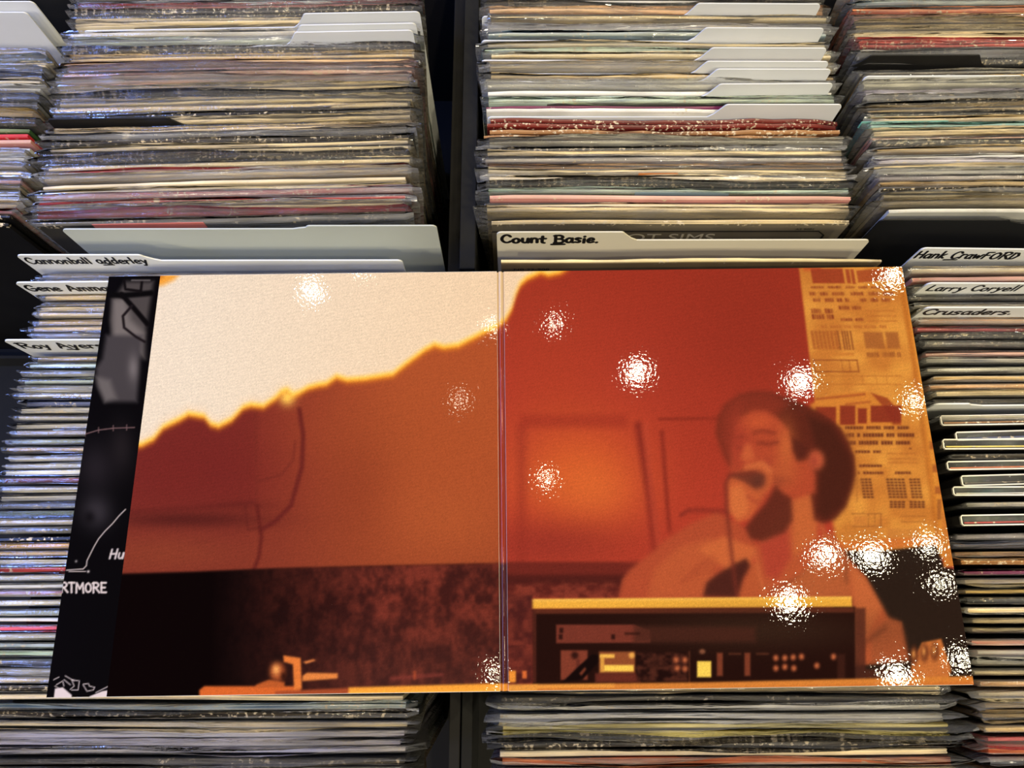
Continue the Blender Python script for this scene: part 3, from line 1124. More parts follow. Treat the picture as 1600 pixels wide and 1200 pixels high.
RX0 = mean(g_local(790, 415)[0], g_local(790, 1075)[0])
RX1 = mean(g_local(1411, 412)[0], g_local(1519, 1072)[0])
LX0 = mean(g_local(159, 437)[0], g_local(84, 1089)[0])
LX1 = mean(g_local(778, 421)[0], g_local(780, 1083)[0])
SX0 = mean(g_local(240, 434)[0], g_local(180, 1086)[0])
YT = mean(g_local(1411, 412)[1], g_local(159, 436)[1])
YBt = mean(g_local(1519, 1072)[1], g_local(84, 1089)[1])


def board(name, x0, x1):
    m = MB(); m.box(x0, x1, YBt, YT, 0, GT)
    o = link(name, m.mesh(name), M_boardedge, gate)
    bevel(o, .0006, 2)
    return o


lb = board('left_board', LX0, LX1)
rb = board('right_board', RX0, RX1)
m = MB()   # spine: shallow channel between two creases
NS = 10
vs, fs = [], []
for i in range(NS + 1):
    s = i / NS
    x = LX1 + (RX0 - LX1) * s
    z = GT - .0005 - .0007 * (math.cos(2 * math.pi * s * 1.0) * .5 + .5) + .0004 * math.sin(math.pi * s)
    vs += [(x, YBt, z), (x, YT, z)]
for i in range(NS):
    a = i * 2
    fs.append((a, a + 2, a + 3, a + 1))
m.add(vs, fs)
spine_mesh = m

# ---- painting of the print: colours are set in the coordinates of a tracing of the sleeve
PITCH = .00055


def tracing(lx, ly):
    """sleeve coordinates -> tracing coordinates (the tracing is a perspective drawing of the flat sleeve)"""
    x = gcx + cg * lx - sg * ly
    y = gcy + sg * lx + cg * ly
    z = GT + .0008 - CAM_H
    dep = y * ST - z * CT
    upv = y * CT + z * ST
    return 800 + FPX * x / dep, 600 - FPX * upv / dep


def vnoise(PX, PY, sx, sy, seed):
    r = np.random.RandomState(seed)
    g = r.rand(64, 64)
    fx = (PX / sx) % 63
    fy = (PY / sy) % 63
    ix = np.floor(fx).astype(int) % 63
    iy = np.floor(fy).astype(int) % 63
    tx = fx - np.floor(fx)
    ty = fy - np.floor(fy)
    tx = tx * tx * (3 - 2 * tx)
    ty = ty * ty * (3 - 2 * ty)
    return (g[iy, ix] * (1 - tx) + g[iy, ix + 1] * tx) * (1 - ty) + (g[iy + 1, ix] * (1 - tx) + g[iy + 1, ix + 1] * tx) * ty


class Canvas:
    def __init__(self, x0, x1, y0, y1):
        self.nx = int(round((x1 - x0) / PITCH)) + 1
        self.ny = int(round((y1 - y0) / PITCH)) + 1
        self.lx = np.linspace(x0, x1, self.nx)
        self.ly = np.linspace(y0, y1, self.ny)
        LX, LY = np.meshgrid(self.lx, self.ly)
        self.LX, self.LY = LX, LY
        self.X, self.Y = tracing(LX, LY)
        self.C = np.zeros((self.ny, self.nx, 3))

    def bg(self, c):
        self.C[:] = np.array(c, float)

    def blend(self, a, c):
        c = np.array(c, float)
        self.C += a[..., None] * (c - self.C)

    def box(self, x0, y0, x1, y1):
        msk = (self.X >= x0) & (self.X <= x1) & (self.Y >= y0) & (self.Y <= y1)
        if not msk.any():
            return None
        r = np.where(msk.any(1))[0]
        c = np.where(msk.any(0))[0]
        return slice(r[0], r[-1] + 1), slice(c[0], c[-1] + 1)

    def _sub(self, pts, pad):
        xs = [p[0] for p in pts]
        ys = [p[1] for p in pts]
        return self.box(min(xs) - pad, min(ys) - pad, max(xs) + pad, max(ys) + pad)

    @staticmethod
    def _segdist(X, Y, a, b):
        dx, dy = b[0] - a[0], b[1] - a[1]
        q = dx * dx + dy * dy or 1e-9
        t = np.clip(((X - a[0]) * dx + (Y - a[1]) * dy) / q, 0, 1)
        return (X - a[0] - t * dx) ** 2 + (Y - a[1] - t * dy) ** 2

    def poly_alpha(self, pts, soft):
        s = self._sub(pts, soft * 2 + 1)
        if s is None:
            return None, None
        X, Y = self.X[s], self.Y[s]
        d = np.full(X.shape, 1e12)
        ins = np.zeros(X.shape, bool)
        n = len(pts)
        for i in range(n):
            a, b = pts[i], pts[(i + 1) % n]
            d = np.minimum(d, self._segdist(X, Y, a, b))
            if a[1] != b[1]:
                c = ((a[1] > Y) != (b[1] > Y)) & (X < (b[0] - a[0]) * (Y - a[1]) / (b[1] - a[1]) + a[0])
                ins ^= c
        d = np.sqrt(d) * np.where(ins, 1, -1)
        t = np.clip(d / (2 * soft) + .5, 0, 1)
        return s, t * t * (3 - 2 * t)

    def poly(self, pts, c, soft=1.2, alpha=1.0):
        s, a = self.poly_alpha(pts, soft)
        if s is None:
            return
        sub = self.C[s]
        sub += (a * alpha)[..., None] * (np.array(c, float) - sub)

    def rect(self, x0, y0, x1, y1, c, soft=1.0, alpha=1.0):
        self.poly([(x0, y0), (x1, y0), (x1, y1), (x0, y1)], c, soft, alpha)

    def line(self, pts, w, c, soft=1.0, alpha=1.0):
        s = self._sub(pts, w + soft * 2)
        if s is None:
            return
        X, Y = self.X[s], self.Y[s]
        d = np.full(X.shape, 1e12)
        for a, b in zip(pts[:-1], pts[1:]):
            d = np.minimum(d, self._segdist(X, Y, a, b))
        d = w * .5 - np.sqrt(d)
        t = np.clip(d / (2 * soft) + .5, 0, 1)
        sub = self.C[s]
        sub += (t * alpha)[..., None] * (np.array(c, float) - sub)

    def blob(self, cx, cy, rx, ry, c, alpha=1.0, p=1.0, rot=0.0):
        X, Y = self.X - cx, self.Y - cy
        cr, sr = math.cos(rot), math.sin(rot)
        u, v = (X * cr + Y * sr) / rx, (-X * sr + Y * cr) / ry
        self.blend(alpha * np.exp(-(u * u + v * v) ** p), c)

    def mottle(self, pts, soft, c0, c1, sx, sy, seed, alpha=1.0):
        s, a = self.poly_alpha(pts, soft)
        if s is None:
            return
        n = vnoise(self.X[s], self.Y[s], sx, sy, seed) * .6 + vnoise(self.X[s], self.Y[s], sx * .4, sy * .4, seed + 1) * .4
        n = np.clip((n - .3) / .4, 0, 1)
        col = np.array(c0, float) * (1 - n[..., None]) + np.array(c1, float) * n[..., None]
        sub = self.C[s]
        sub += (a * alpha)[..., None] * (col - sub)

    def blur(self, sigma, mask=None):
        k = int(sigma * 3) + 1
        w = np.exp(-.5 * (np.arange(-k, k + 1) / sigma) ** 2)
        w /= w.sum()
        B = self.C
        for ax in (0, 1):
            P = np.pad(B, [(k, k) if q == ax else (0, 0) for q in range(3)], mode='edge')
            n = B.shape[ax]
            acc = 0
            for i in range(2 * k + 1):
                acc = acc + w[i] * (P[i:i + n] if ax == 0 else P[:, i:i + n])
            B = acc
        if mask is None:
            self.C = B
        else:
            self.C += mask[..., None] * (B - self.C)

    def object(self, name, z, mat, parent):
        v = np.stack([self.LX, self.LY, np.full(self.LX.shape, z)], -1).reshape(-1, 3)
        nx, ny = self.nx, self.ny
        idx = np.arange(nx * ny).reshape(ny, nx)
        q = np.stack([idx[:-1, :-1], idx[:-1, 1:], idx[1:, 1:], idx[1:, :-1]], -1).reshape(-1)
        me = bpy.data.meshes.new(name)
        me.vertices.add(nx * ny)
        me.vertices.foreach_set('co', v.astype(np.float32).ravel())
        nf = (nx - 1) * (ny - 1)
        me.loops.add(nf * 4)
        me.loops.foreach_set('vertex_index', q.astype(np.int32))
        me.polygons.add(nf)
        me.polygons.foreach_set('loop_start', np.arange(0, nf * 4, 4, dtype=np.int32))
        me.update(calc_edges=True)
        c = np.clip(self.C, 0, 255) / 255.0
        l = np.where(c <= .04045, c / 12.92, ((c + .055) / 1.055) ** 2.4)
        rgba = np.concatenate([l, np.ones(l.shape[:2] + (1,))], -1).astype(np.float32).reshape(-1)
        at = me.color_attributes.new('ink', 'FLOAT_COLOR', 'POINT')
        at.data.foreach_set('color', rgba)
        return link(name, me, mat, parent)


TORN = [(190, 699), (205, 697), (222, 696), (240, 687), (255, 669), (280, 657), (295, 648), (308, 650), (320, 652), (330, 664), (342, 667), (362, 657), (380, 638), (392, 634),
        (412, 636), (430, 624), (440, 614), (449, 611), (458, 619), (470, 614), (482, 607), (497, 603), (510, 601), (526, 590), (543, 595), (570, 593), (614, 586), (634, 570), (664, 548),
        (679, 540), (694, 544), (716, 541), (757, 520), (777, 511), (790, 500), (799, 483), (804, 464), (812, 446), (823, 436), (845, 426), (857, 430), (875, 426), (888, 418), (892, 400)]
SKYPOLY = TORN + [(892, 380), (150, 380), (150, 699)]


def paint_common(cv):
    """sky with burnt edge, wall, table edge: shared by both panels"""
    X, Y = cv.X, cv.Y
    # wall gradient: dark red at left, orange towards the crease
    t = np.clip((X - 330) / 330, 0, 1)
    t = t * t * (3 - 2 * t)
    c0 = np.array((128, 42, 32.))
    c1 = np.array((182, 82, 38.))
    cv.C[:] = c0 * (1 - t[..., None]) + c1 * t[..., None]
    low = np.clip((Y - 700) / 190, 0, 1)
    cv.C[:] = cv.C * (1 - .45 * low[..., None]) + np.array((136, 58, 34.)) * .45 * low[..., None]


def burnt_sky(cv):
    s, a = cv.poly_alpha(SKYPOLY, 30)
    # halo first (brown-orange), then yellow rim, then cream
    for grow, col, soft, al in ((5, (214, 120, 30), 7, .75), (1, (246, 190, 60), 5, .95), (-5, (224, 198, 160), 6, 1.0)):
        pts = [(x, y + grow) for x, y in SKYPOLY]
        cv.poly(pts, col, soft, al)
    # cream tone: a touch pinker towards the right
    s, a = cv.poly_alpha([(x, y - 14) for x, y in SKYPOLY], 9)
    if s is not None:
        t = np.clip((cv.X[s] - 300) / 480, 0, 1)[..., None]
        col = np.array((220, 202, 170.)) * (1 - t) + np.array((222, 193, 154.)) * t
        sub = cv.C[s]
        sub += a[..., None] * (col - sub)


def grain(cv, seed, amt=4.0):
    r = np.random.RandomState(seed)
    n = r.normal(0, amt, cv.C.shape[:2])
    cv.C *= (1 + n[..., None] / 110.0)
    cv.C *= (1 + .02 * np.sin(cv.Y * 1.1 + .18 * cv.X))[..., None] ** .5


# ---------------- left photograph
cl = Canvas(SX0, LX1 - .0002, YBt + .0004, YT - .0004)
paint_common(cl)
cl.blob(640, 690, 150, 70, (172, 78, 36), .5)
cl.blob(560, 760, 60, 100, (140, 56, 30), .45)
cl.blob(700, 810, 90, 60, (186, 88, 40), .55)
cl.blob(300, 740, 150, 60, (120, 34, 28), .5)
cl.blob(290, 812, 120, 13, (78, 26, 22), .75)
cl.blob(380, 790, 60, 8, (96, 32, 24), .4)
cl.blob(260, 865, 120, 30, (150, 66, 36), .5)
cl.poly([(150, 640), (402, 640), (402, 790), (150, 800)], (112, 32, 28), 10, .28)
cl.line([(468, 640), (474, 680), (472, 730), (455, 790), (430, 815), (408, 828)], 7, (100, 30, 26), 2.5, .75)
cl.line([(462, 690), (458, 720), (440, 742), (405, 752)], 4, (110, 38, 28), 2, .45)
cl.line([(383, 790), (388, 828), (406, 824)], 4, (100, 34, 26), 1.5, .6)
cl.line([(402, 790), (409, 840), (405, 870), (394, 898)], 6, (98, 30, 24), 2, .75)
cl.line([(400, 640), (401, 790)], 3, (112, 40, 28), 3, .35)
cl.line([(200, 800), (330, 792), (395, 785)], 5, (90, 28, 24), 4, .4)
cl.line([(300, 850), (390, 828)], 3, (120, 44, 30), 3, .35)
cl.C *= .90
cl.C += .06 * (cl.C.mean(-1, keepdims=True) - cl.C)
burnt_sky(cl)
cl.blob(449, 622, 12, 12, (250, 200, 80), .9)
cl.poly([(232, 428), (282, 428), (272, 438), (256, 446), (236, 449)], (226, 140, 30), 6, .85)
cl.poly([(232, 428), (262, 428), (250, 438), (234, 443)], (180, 96, 20), 4, .7)
# dark lower wall
dark = [(150, 898), (300, 894), (440, 888), (600, 884), (790, 880), (790, 1100), (150, 1100)]
cl.poly(dark, (40, 14, 10), 3)
tt = np.clip((cl.X - 330) / 260, 0, 1)
s, a = cl.poly_alpha(dark, 3)
n = vnoise(cl.X, cl.Y, 26, 30, 3) * .4 + vnoise(cl.X, cl.Y, 9, 13, 4) * .35 + vnoise(cl.X, cl.Y, 4, 5, 8) * .25
n = np.clip((n - .30) / .42, 0, 1)[..., None]
colr = np.array((58, 24, 20.)) * (1 - n) + np.array((108, 44, 32.)) * n
colb = np.array((10, 4, 4.))
vert = np.clip((cl.Y - 940) / 120, 0, 1)[..., None]
colr = colr * (1 - .35 * vert) + np.array((60, 38, 32.)) * .35 * vert
cc = colb * (1 - tt[..., None]) + colr * tt[..., None]
sub = cl.C[s]
sub += a[..., None] * (cc[s] - sub)
# table edge, bracket and knob of the equipment
cl.poly([(312, 1090), (312, 1078), (320, 1072), (470, 1072), (470, 1095), (312, 1095)], (196, 92, 38), 2)
cl.poly([(430, 1095), (430, 1080), (560, 1074), (560, 1095)], (150, 68, 36), 2)
cl.poly([(545, 1074), (800, 1067), (800, 1095), (545, 1095)], (228, 150, 52), 2)
cl.poly([(545, 1082), (800, 1078), (800, 1095), (545, 1095)], (242, 176, 70), 3, .6)
cl.poly([(443, 1024), (470, 1028), (472, 1076), (460, 1078), (458, 1038), (444, 1034)], (208, 112, 48), 1.5)
cl.blob(434, 1050, 13, 16, (150, 70, 34), 1, 2)
cl.blob(432, 1046, 6, 8, (232, 160, 84), .9)
cl.blob(443, 1056, 4, 6, (30, 10, 8), .8)
cl.poly([(400, 1070), (420, 1062), (445, 1066), (445, 1074), (400, 1074)], (170, 82, 36), 2)
cl.poly([(473, 1056), (480, 1051), (528, 1052), (528, 1060), (473, 1064)], (206, 120, 56), 1.5)
cl.poly([(474, 1034), (490, 1030), (494, 1032), (478, 1037)], (210, 120, 60), 1.2)
cl.line([(612, 1060), (690, 1054)], 5, (120, 52, 42), 3, .8)
cl.line([(648, 1050), (648, 1060)], 4, (160, 70, 40), 1.5, .8)
cl.blur(.9)
grain(cl, 5)
cl.object('photo_print', GT + .0008, M_print, gate)
m = MB(); m.box(SX0, LX1 - .0001, YBt + .0002, YT - .0002, GT + .0001, GT + .00075)
link('photo_sheet', m.mesh('photo_sheet'), M_boardedge, gate)

# ---------------- right photograph
cr = Canvas(RX0 + .0002, RX1 - .0002, YBt + .0004, YT - .0004)
X, Y = cr.X, cr.Y
t = np.clip((Y - 430) / 230, 0, 1)[..., None]
cr.C[:] = np.array((156, 48, 30.)) * (1 - t) + np.array((174, 56, 36.)) * t
cr.blob(1170, 520, 140, 170, (140, 43, 28), .75)
cr.blob(1100, 690, 60, 90, (160, 50, 32), .7)
cr.blob(860, 600, 90, 170, (170, 58, 32), .5)
cr.blob(900, 745, 105, 85, (206, 88, 36), .95)
cr.blob(930, 770, 60, 50, (214, 104, 42), .5)
cr.blob(860, 850, 140, 40, (140, 44, 32), .75)
cr.line([(815, 670), (815, 880)], 14, (140, 44, 30), 8, .5)
cr.rect(812, 648, 980, 668, (150, 46, 30), 9, .6)
cr.line([(997, 665), (1003, 700), (1015, 780), (1024, 860)], 12, (126, 38, 28), 5, .8)
cr.line([(1008, 665), (1018, 770), (1028, 850)], 9, (178, 64, 40), 4, .7)
cr.line([(1034, 675), (1042, 780), (1046, 830)], 7, (130, 40, 28), 3, .75)
cr.line([(1030, 655), (1120, 654)], 5, (134, 42, 28), 2, .8)
cr.rect(780, 878, 1010, 932, (100, 34, 26), 4, .9)
cr.mottle([(780, 905), (1000, 905), (1000, 936), (780, 936)], 4, (84, 30, 24), (128, 52, 36), 14, 10, 9, .8)
cr.rect(780, 898, 985, 912, (66, 24, 20), 5, .7)
# orange posters along the right
cr.poly([(1247, 405), (1420, 400), (1500, 860), (1470, 872), (1310, 862), (1302, 820), (1275, 640)], (204, 128, 48), 3)
cr.mottle([(1247, 405), (1420, 400), (1500, 860), (1470, 872), (1310, 862), (1302, 820), (1275, 640)], 3, (190, 112, 42), (222, 150, 58), 46, 40, 51, .7)
cr.poly([(1395, 405), (1420, 400), (1475, 700), (1490, 860), (1468, 868), (1440, 640)], (204, 122, 40), 3, .8)
cr.line([(1404, 420), (1432, 600), (1465, 850)], 6, (172, 92, 30), 3, .6)
cr.line([(1420, 470), (1445, 640), (1478, 860)], 3, (230, 160, 60), 2, .5)
cr.poly([(1247, 405), (1285, 405), (1282, 425), (1256, 424)], (190, 84, 36), 4, .9)
POST = (132, 56, 30)
rp = random.Random(21)


def skew(x, y):      # posters follow the slant of the sheet
    return x + (y - 420) * .165, y


def block(x0, y0, x1, y1, c, al=.85, soft=1.0, tilt=0.0):
    pts = [skew(x0, y0), skew(x1, y0 + tilt), skew(x1, y1 + tilt), skew(x0, y1)]
    cr.poly(pts, c, soft, al)


def words(x0, y, x1, h, c, al=.75, seed=0):
    al = min(1.0, al * 1.2)
    r = random.Random(seed)
    x = x0
    while x < x1:
        w = r.uniform(8, 22)
        xe = min(x1, x + w)
        a = x
        while a < xe - 1:
            b = a + r.uniform(2.2, 4.0)
            block(a, y - r.uniform(0, 1), min(b, xe), y + h, c, al * r.uniform(.6, 1), .7)
            a = b + .8
        x = xe + r.uniform(3, 7)


block(1266, 420, 1316, 443, (150, 54, 30), .9, 1.2); block(1320, 421, 1326, 443, (150, 54, 30), .8, 1); block(1328, 421, 1333, 444, (150, 54, 30), .8, 1)
block(1337, 423, 1390, 442, (160, 66, 32), .85, 1.5, -4)
for k, (yy, xa, xb, h) in enumerate(((448, 1262, 1390, 3), (457, 1258, 1312, 5), (457, 1322, 1390, 5), (467, 1262, 1320, 5), (467, 1335, 1382, 5), (479, 1300, 1338, 5), (498, 1300, 1336, 4))):
    words(xa, yy, xb, h, POST, .8, k)
for yy in (485, 493, 501):
    block(1342, yy, 1388, yy + 2, (180, 100, 40), .7)
for yy in (483, 492):
    words(1256, yy, 1290, 7, POST, .85, yy)
words(1268, 509, 1370, 4, (176, 96, 40), .8, 55)
for a in range(1250, 1288, 6):
    block(a, 517, a + 4.2, 546, (166, 88, 36), .85)
for a in (1291, 1298, 1302, 1306, 1311):
    block(a, 517, a + 2.2, 547, (124, 60, 30), .9)
block(1332, 519, 1362, 545, (160, 90, 40), .85, 2); block(1366, 519, 1386, 545, (160, 90, 40), .85, 2)
words(1332, 551, 1386, 7, (150, 82, 36), .9, 77)
block(1248, 551, 1312, 556, (196, 116, 44), .8)
for (a, b, c_, d) in ((1246, 562, 1316, 564), (1246, 580, 1316, 582), (1246, 562, 1248, 582), (1314, 562, 1316, 582), (1290, 562, 1291, 582), (1302, 562, 1303, 582)):
    block(a, b, c_, d, (140, 70, 32), .9, .7)
block(1250, 566, 1288, 578, (190, 112, 44), .7)
for (a, b, c_, d) in ((1246, 587, 1380, 588.5), (1246, 600, 1380, 601.5), (1318, 587, 1319.5, 600), (1340, 587, 1341, 600), (1356, 587, 1357, 600)):
    block(a, b, c_, d, (176, 100, 38), .8, .7)
# second poster lower: arch with dark blocks
cr.poly([(1266, 632), (1300, 615), (1352, 612), (1385, 622), (1402, 640), (1410, 665), (1340, 668), (1268, 660)], (206, 124, 44), 3)
cr.poly([(1360, 614), (1386, 622), (1402, 640), (1408, 664), (1395, 664), (1380, 636)], (150, 62, 30), 2, .9)
cr.poly([(1274, 622), (1352, 614), (1352, 618), (1274, 626)], (170, 84, 36), 1, .9)
cr.poly([(1320, 630), (1360, 626), (1360, 630), (1320, 634)], (176, 92, 38), 1, .9)
for (a, b, c_, d) in ((1274, 636, 1306, 664), (1312, 634, 1336, 664), (1340, 638, 1354, 662), (1360, 634, 1408, 660)):
    cr.rect(a, b, c_, d, (132, 44, 28), 1.5, .92)
for k, (yy, xa, xb, h) in enumerate(((666, 1320, 1420, 5), (677, 1322, 1428, 6), (689, 1324, 1422, 6), (700, 1420, 1424, 2), (704, 1336, 1376, 4), (726, 1342, 1380, 4), (737, 1340, 1380, 4), (737, 1398, 1424, 4))):
    rr = random.Random(90 + k)
    x = xa
    while x < xb:
        b = min(xb, x + rr.uniform(2.4, 4.5))
        cr.rect(x, yy, b, yy + h, (104, 48, 28), .7, .95)
        x = b + rr.choice((.8, .9, 1.0, 5))
for yy in (708, 716, 722):
    cr.rect(1386, yy, 1432, yy + 2, (176, 100, 40), .8, .8)
for gx, gw in ((1344, 22), (1384, 30), (1420, 20)):
    for r_ in range(7):
        for c_ in range(int(gw / 6)):
            cr.rect(gx + c_ * 6 + r_ * .7, 748 + r_ * 4.6, gx + c_ * 6 + 4.8 + r_ * .7, 748 + r_ * 4.6 + 2.6, (92, 46, 28), .7, .95)
for gx in (1390, 1421):
    for r_ in range(3):
        for c_ in range(4):
            cr.rect(gx + c_ * 6.2, 783 + r_ * 4, gx + c_ * 6.2 + 4.8, 785.6 + r_ * 4, (92, 46, 28), .7, .95)
for (a, b, c_, d) in ((1330, 802, 1377, 803.5), (1330, 822, 1377, 823.5), (1375, 802, 1377, 823), (1356, 803, 1357, 822), (1366, 803, 1367, 822), (1338, 744, 1339.5, 784), (1406, 806, 1446, 807), (1406, 815, 1446, 816)):
    cr.rect(a, b, c_, d, (140, 80, 36), .6, .8)
cr.rect(1334, 806, 1354, 820, (190, 112, 46), 2, .7)
cr.rect(1386, 826, 1436, 842, (186, 112, 48), 3, .6)
for yy in (690, 726, 760):
    cr.rect(1452 + (yy - 690) * .12, yy, 1462 + (yy - 690) * .12, yy + 12, (150, 74, 34), 1.5, .7)
cr.rect(1464, 780, 1470, 812, (140, 76, 36), 1.2, .7)
# dark below the posters at far right
cr.poly([(1300, 858), (1370, 862), (1420, 856), (1460, 848), (1476, 886), (1500, 890), (1530, 1100), (1300, 1100)], (40, 27, 20), 3)
cr.poly([(1470, 800), (1500, 800), (1506, 884), (1474, 886)], (196, 116, 44), 2)
cr.poly([(1300, 846), (1462, 838), (1466, 852), (1300, 862)], (200, 104, 40), 3, .8)
# the singer: shirt, neck, head, hand
SHIRT = (176, 80, 42)
cr.poly([(1150, 880), (1210, 880), (1300, 830), (1326, 872), (1352, 900), (1380, 950), (1388, 965), (1408, 972), (1420, 1032), (1340, 1040), (1330, 936), (1140, 936)], SHIRT, 2)
cr.poly([(1326, 880), (1352, 902), (1378, 948), (1350, 1000), (1336, 1040), (1334, 940)], (190, 98, 50), 4, .8)
cr.poly([(1385, 966), (1408, 972), (1419, 1032), (1360, 1036), (1362, 990)], (158, 78, 42), 4, .9)
cr.line([(1352, 1004), (1384, 980)], 4, (96, 46, 28), 2, .8)
cr.poly([(966, 936), (972, 905), (984, 890), (1020, 862), (1036, 846), (1080, 818), (1120, 800), (1160, 822), (1188, 858), (1170, 890), (1150, 936)], (170, 70, 40), 3)
cr.poly([(1010, 936), (1022, 890), (1060, 855), (1110, 840), (1130, 860), (1110, 905), (1098, 936)], (182, 84, 44), 7, .8)
cr.poly([(1090, 858), (1130, 838), (1180, 856), (1172, 884), (1136, 890)], (196, 96, 48), 4, .9)
for k in range(5):
    cr.line([(1060 + 6 * k, 912 - 6 * k), (1118, 890 - 6 * k)], 2.2, (146, 58, 34), 1.5, .5)
cr.line([(1064, 805), (1075, 797), (1110, 798), (1140, 799)], 5, (112, 36, 28), 2.5, .8)
cr.poly([(1098, 932), (1104, 910), (1122, 896), (1150, 880), (1166, 872), (1172, 884), (1160, 906), (1154, 930), (1150, 934)], (74, 32, 24), 2)
# neck and chest
cr.poly([(1184, 850), (1236, 776), (1276, 742), (1278, 850), (1262, 890), (1230, 914), (1200, 925), (1180, 900)], (176, 78, 42), 3)
cr.poly([(1186, 850), (1230, 826), (1236, 870), (1215, 905), (1196, 900)], (166, 56, 40), 6, .8)
cr.poly([(1238, 760), (1274, 745), (1276, 840), (1240, 870)], (190, 96, 46), 5, .8)
# collar lines
cr.line([(1178, 860), (1186, 900), (1196, 930)], 3, (204, 110, 58), 1.5, .7)
cr.line([(1204, 926), (1262, 892), (1320, 862)], 2.5, (90, 40, 26), 1.2, .8)
cr.poly([(1230, 916), (1300, 850), (1324, 868), (1330, 934), (1200, 936)], (172, 88, 46), 3, .75)
cr.line([(1322, 862), (1322, 912)], 3, (104, 52, 30), 1.2, .8)
cr.line([(1276, 790), (1290, 845), (1310, 850)], 6, (186, 100, 50), 3, .7)
# cap and hair
cap = [(1119, 676), (1122, 652), (1133, 632), (1155, 617), (1177, 612), (1204, 613), (1239, 625), (1267, 637), (1296, 654), (1314, 669), (1326, 691), (1335, 714), (1337, 740), (1331, 766),
       (1322, 792), (1305, 812), (1286, 818), (1272, 812), (1262, 740), (1180, 700), (1140, 732), (1128, 704)]
cr.poly(cap, (92, 36, 24), 3)
cr.poly([(1119, 676), (1122, 652), (1133, 632), (1155, 617), (1177, 612), (1204, 613), (1232, 630), (1210, 650), (1160, 645), (1146, 676), (1138, 725), (1128, 704)], (130, 46, 30), 9, .9)
cr.poly([(1262, 650), (1300, 665), (1330, 715), (1332, 750), (1318, 790), (1290, 812), (1276, 800), (1280, 720)], (70, 30, 20), 7, .9)
# face
face = [(1150, 664), (1160, 650), (1176, 642), (1196, 642), (1216, 654), (1230, 670), (1240, 700), (1246, 722), (1262, 718), (1274, 742), (1274, 770), (1236, 782), (1220, 774), (1206, 752),
        (1190, 745), (1160, 748), (1140, 740), (1143, 700)]
cr.poly(face, (170, 66, 38), 4)
cr.blob(1228, 700, 14, 38, (192, 96, 46), .8)
cr.blob(1152, 690, 14, 50, (158, 54, 36), .8)
cr.blob(1185, 660, 24, 14, (192, 80, 42), .8)
cr.blob(1160, 700, 16, 26, (164, 58, 38), .6)
cr.blob(1222, 740, 26, 22, (178, 82, 42), .8)
cr.line([(1178, 677), (1190, 673), (1210, 677)], 5, (120, 44, 30), 2, .8)
cr.line([(1184, 692), (1200, 694), (1216, 691)], 4, (104, 38, 28), 1.5, .8)
cr.line([(1150, 684), (1162, 682)], 4, (126, 46, 32), 2, .7)
cr.line([(1150, 697), (1160, 699)], 3, (112, 42, 30), 1.5, .6)
cr.poly([(1164, 694), (1172, 694), (1180, 716), (1166, 722), (1156, 716)], (196, 92, 48), 4, .8)
cr.blob(1198, 722, 8, 6, (150, 54, 38), .6)
cr.poly([(1236, 682), (1248, 690), (1262, 702), (1258, 714), (1246, 720), (1238, 706)], (84, 34, 24), 3, .9)
# ear
cr.blob(1275, 719, 13, 16, (190, 84, 50), 1, 2.2)
cr.blob(1272, 721, 6, 9, (150, 56, 40), .8, 1.2)
# beard
cr.poly([(1164, 824), (1178, 806), (1196, 786), (1212, 758), (1222, 770), (1236, 778), (1238, 812), (1226, 832), (1190, 846), (1172, 842)], (92, 38, 26), 4, .95)
cr.blob(1216, 752, 14, 8, (140, 60, 36), .7)
# hand round the microphone, thumb below, cable
cr.poly([(1136, 752), (1150, 738), (1176, 728), (1196, 722), (1204, 738), (1208, 752), (1200, 770), (1190, 786), (1170, 812), (1152, 816), (1140, 790)], (188, 86, 44), 3)
cr.poly([(1138, 744), (1160, 736), (1186, 734), (1196, 744), (1192, 760), (1180, 764), (1160, 752)], (104, 46, 32), 3, .9)
cr.blob(1184, 752, 12, 11, (92, 46, 34), .85)
cr.line([(1166, 730), (1190, 724), (1203, 736)], 8, (198, 100, 52), 2.5, .9)
cr.line([(1150, 741), (1172, 734), (1192, 737)], 5, (178, 78, 42), 2, .7)
cr.poly([(1140, 762), (1158, 758), (1168, 778), (1168, 800), (1152, 814), (1138, 800)], (204, 106, 52), 4, .8)
cr.line([(1168, 776), (1186, 788), (1196, 770)], 5, (164, 66, 40), 2, .8)
cr.line([(1180, 738), (1140, 742), (1134, 756), (1135, 790), (1140, 840), (1147, 900), (1152, 934)], 5, (110, 42, 30), 1.3, .9)
mk, ma = cr.poly_alpha([(960, 940), (975, 885), (1040, 830), (1110, 760), (1105, 640), (1150, 600), (1240, 610), (1330, 680), (1345, 760), (1310, 840), (1430, 1000), (1420, 1040), (1340, 1040), (1330, 940)], 10)
full = np.zeros(cr.C.shape[:2])
full[mk] = ma
cr.blur(2.4, full * .9)
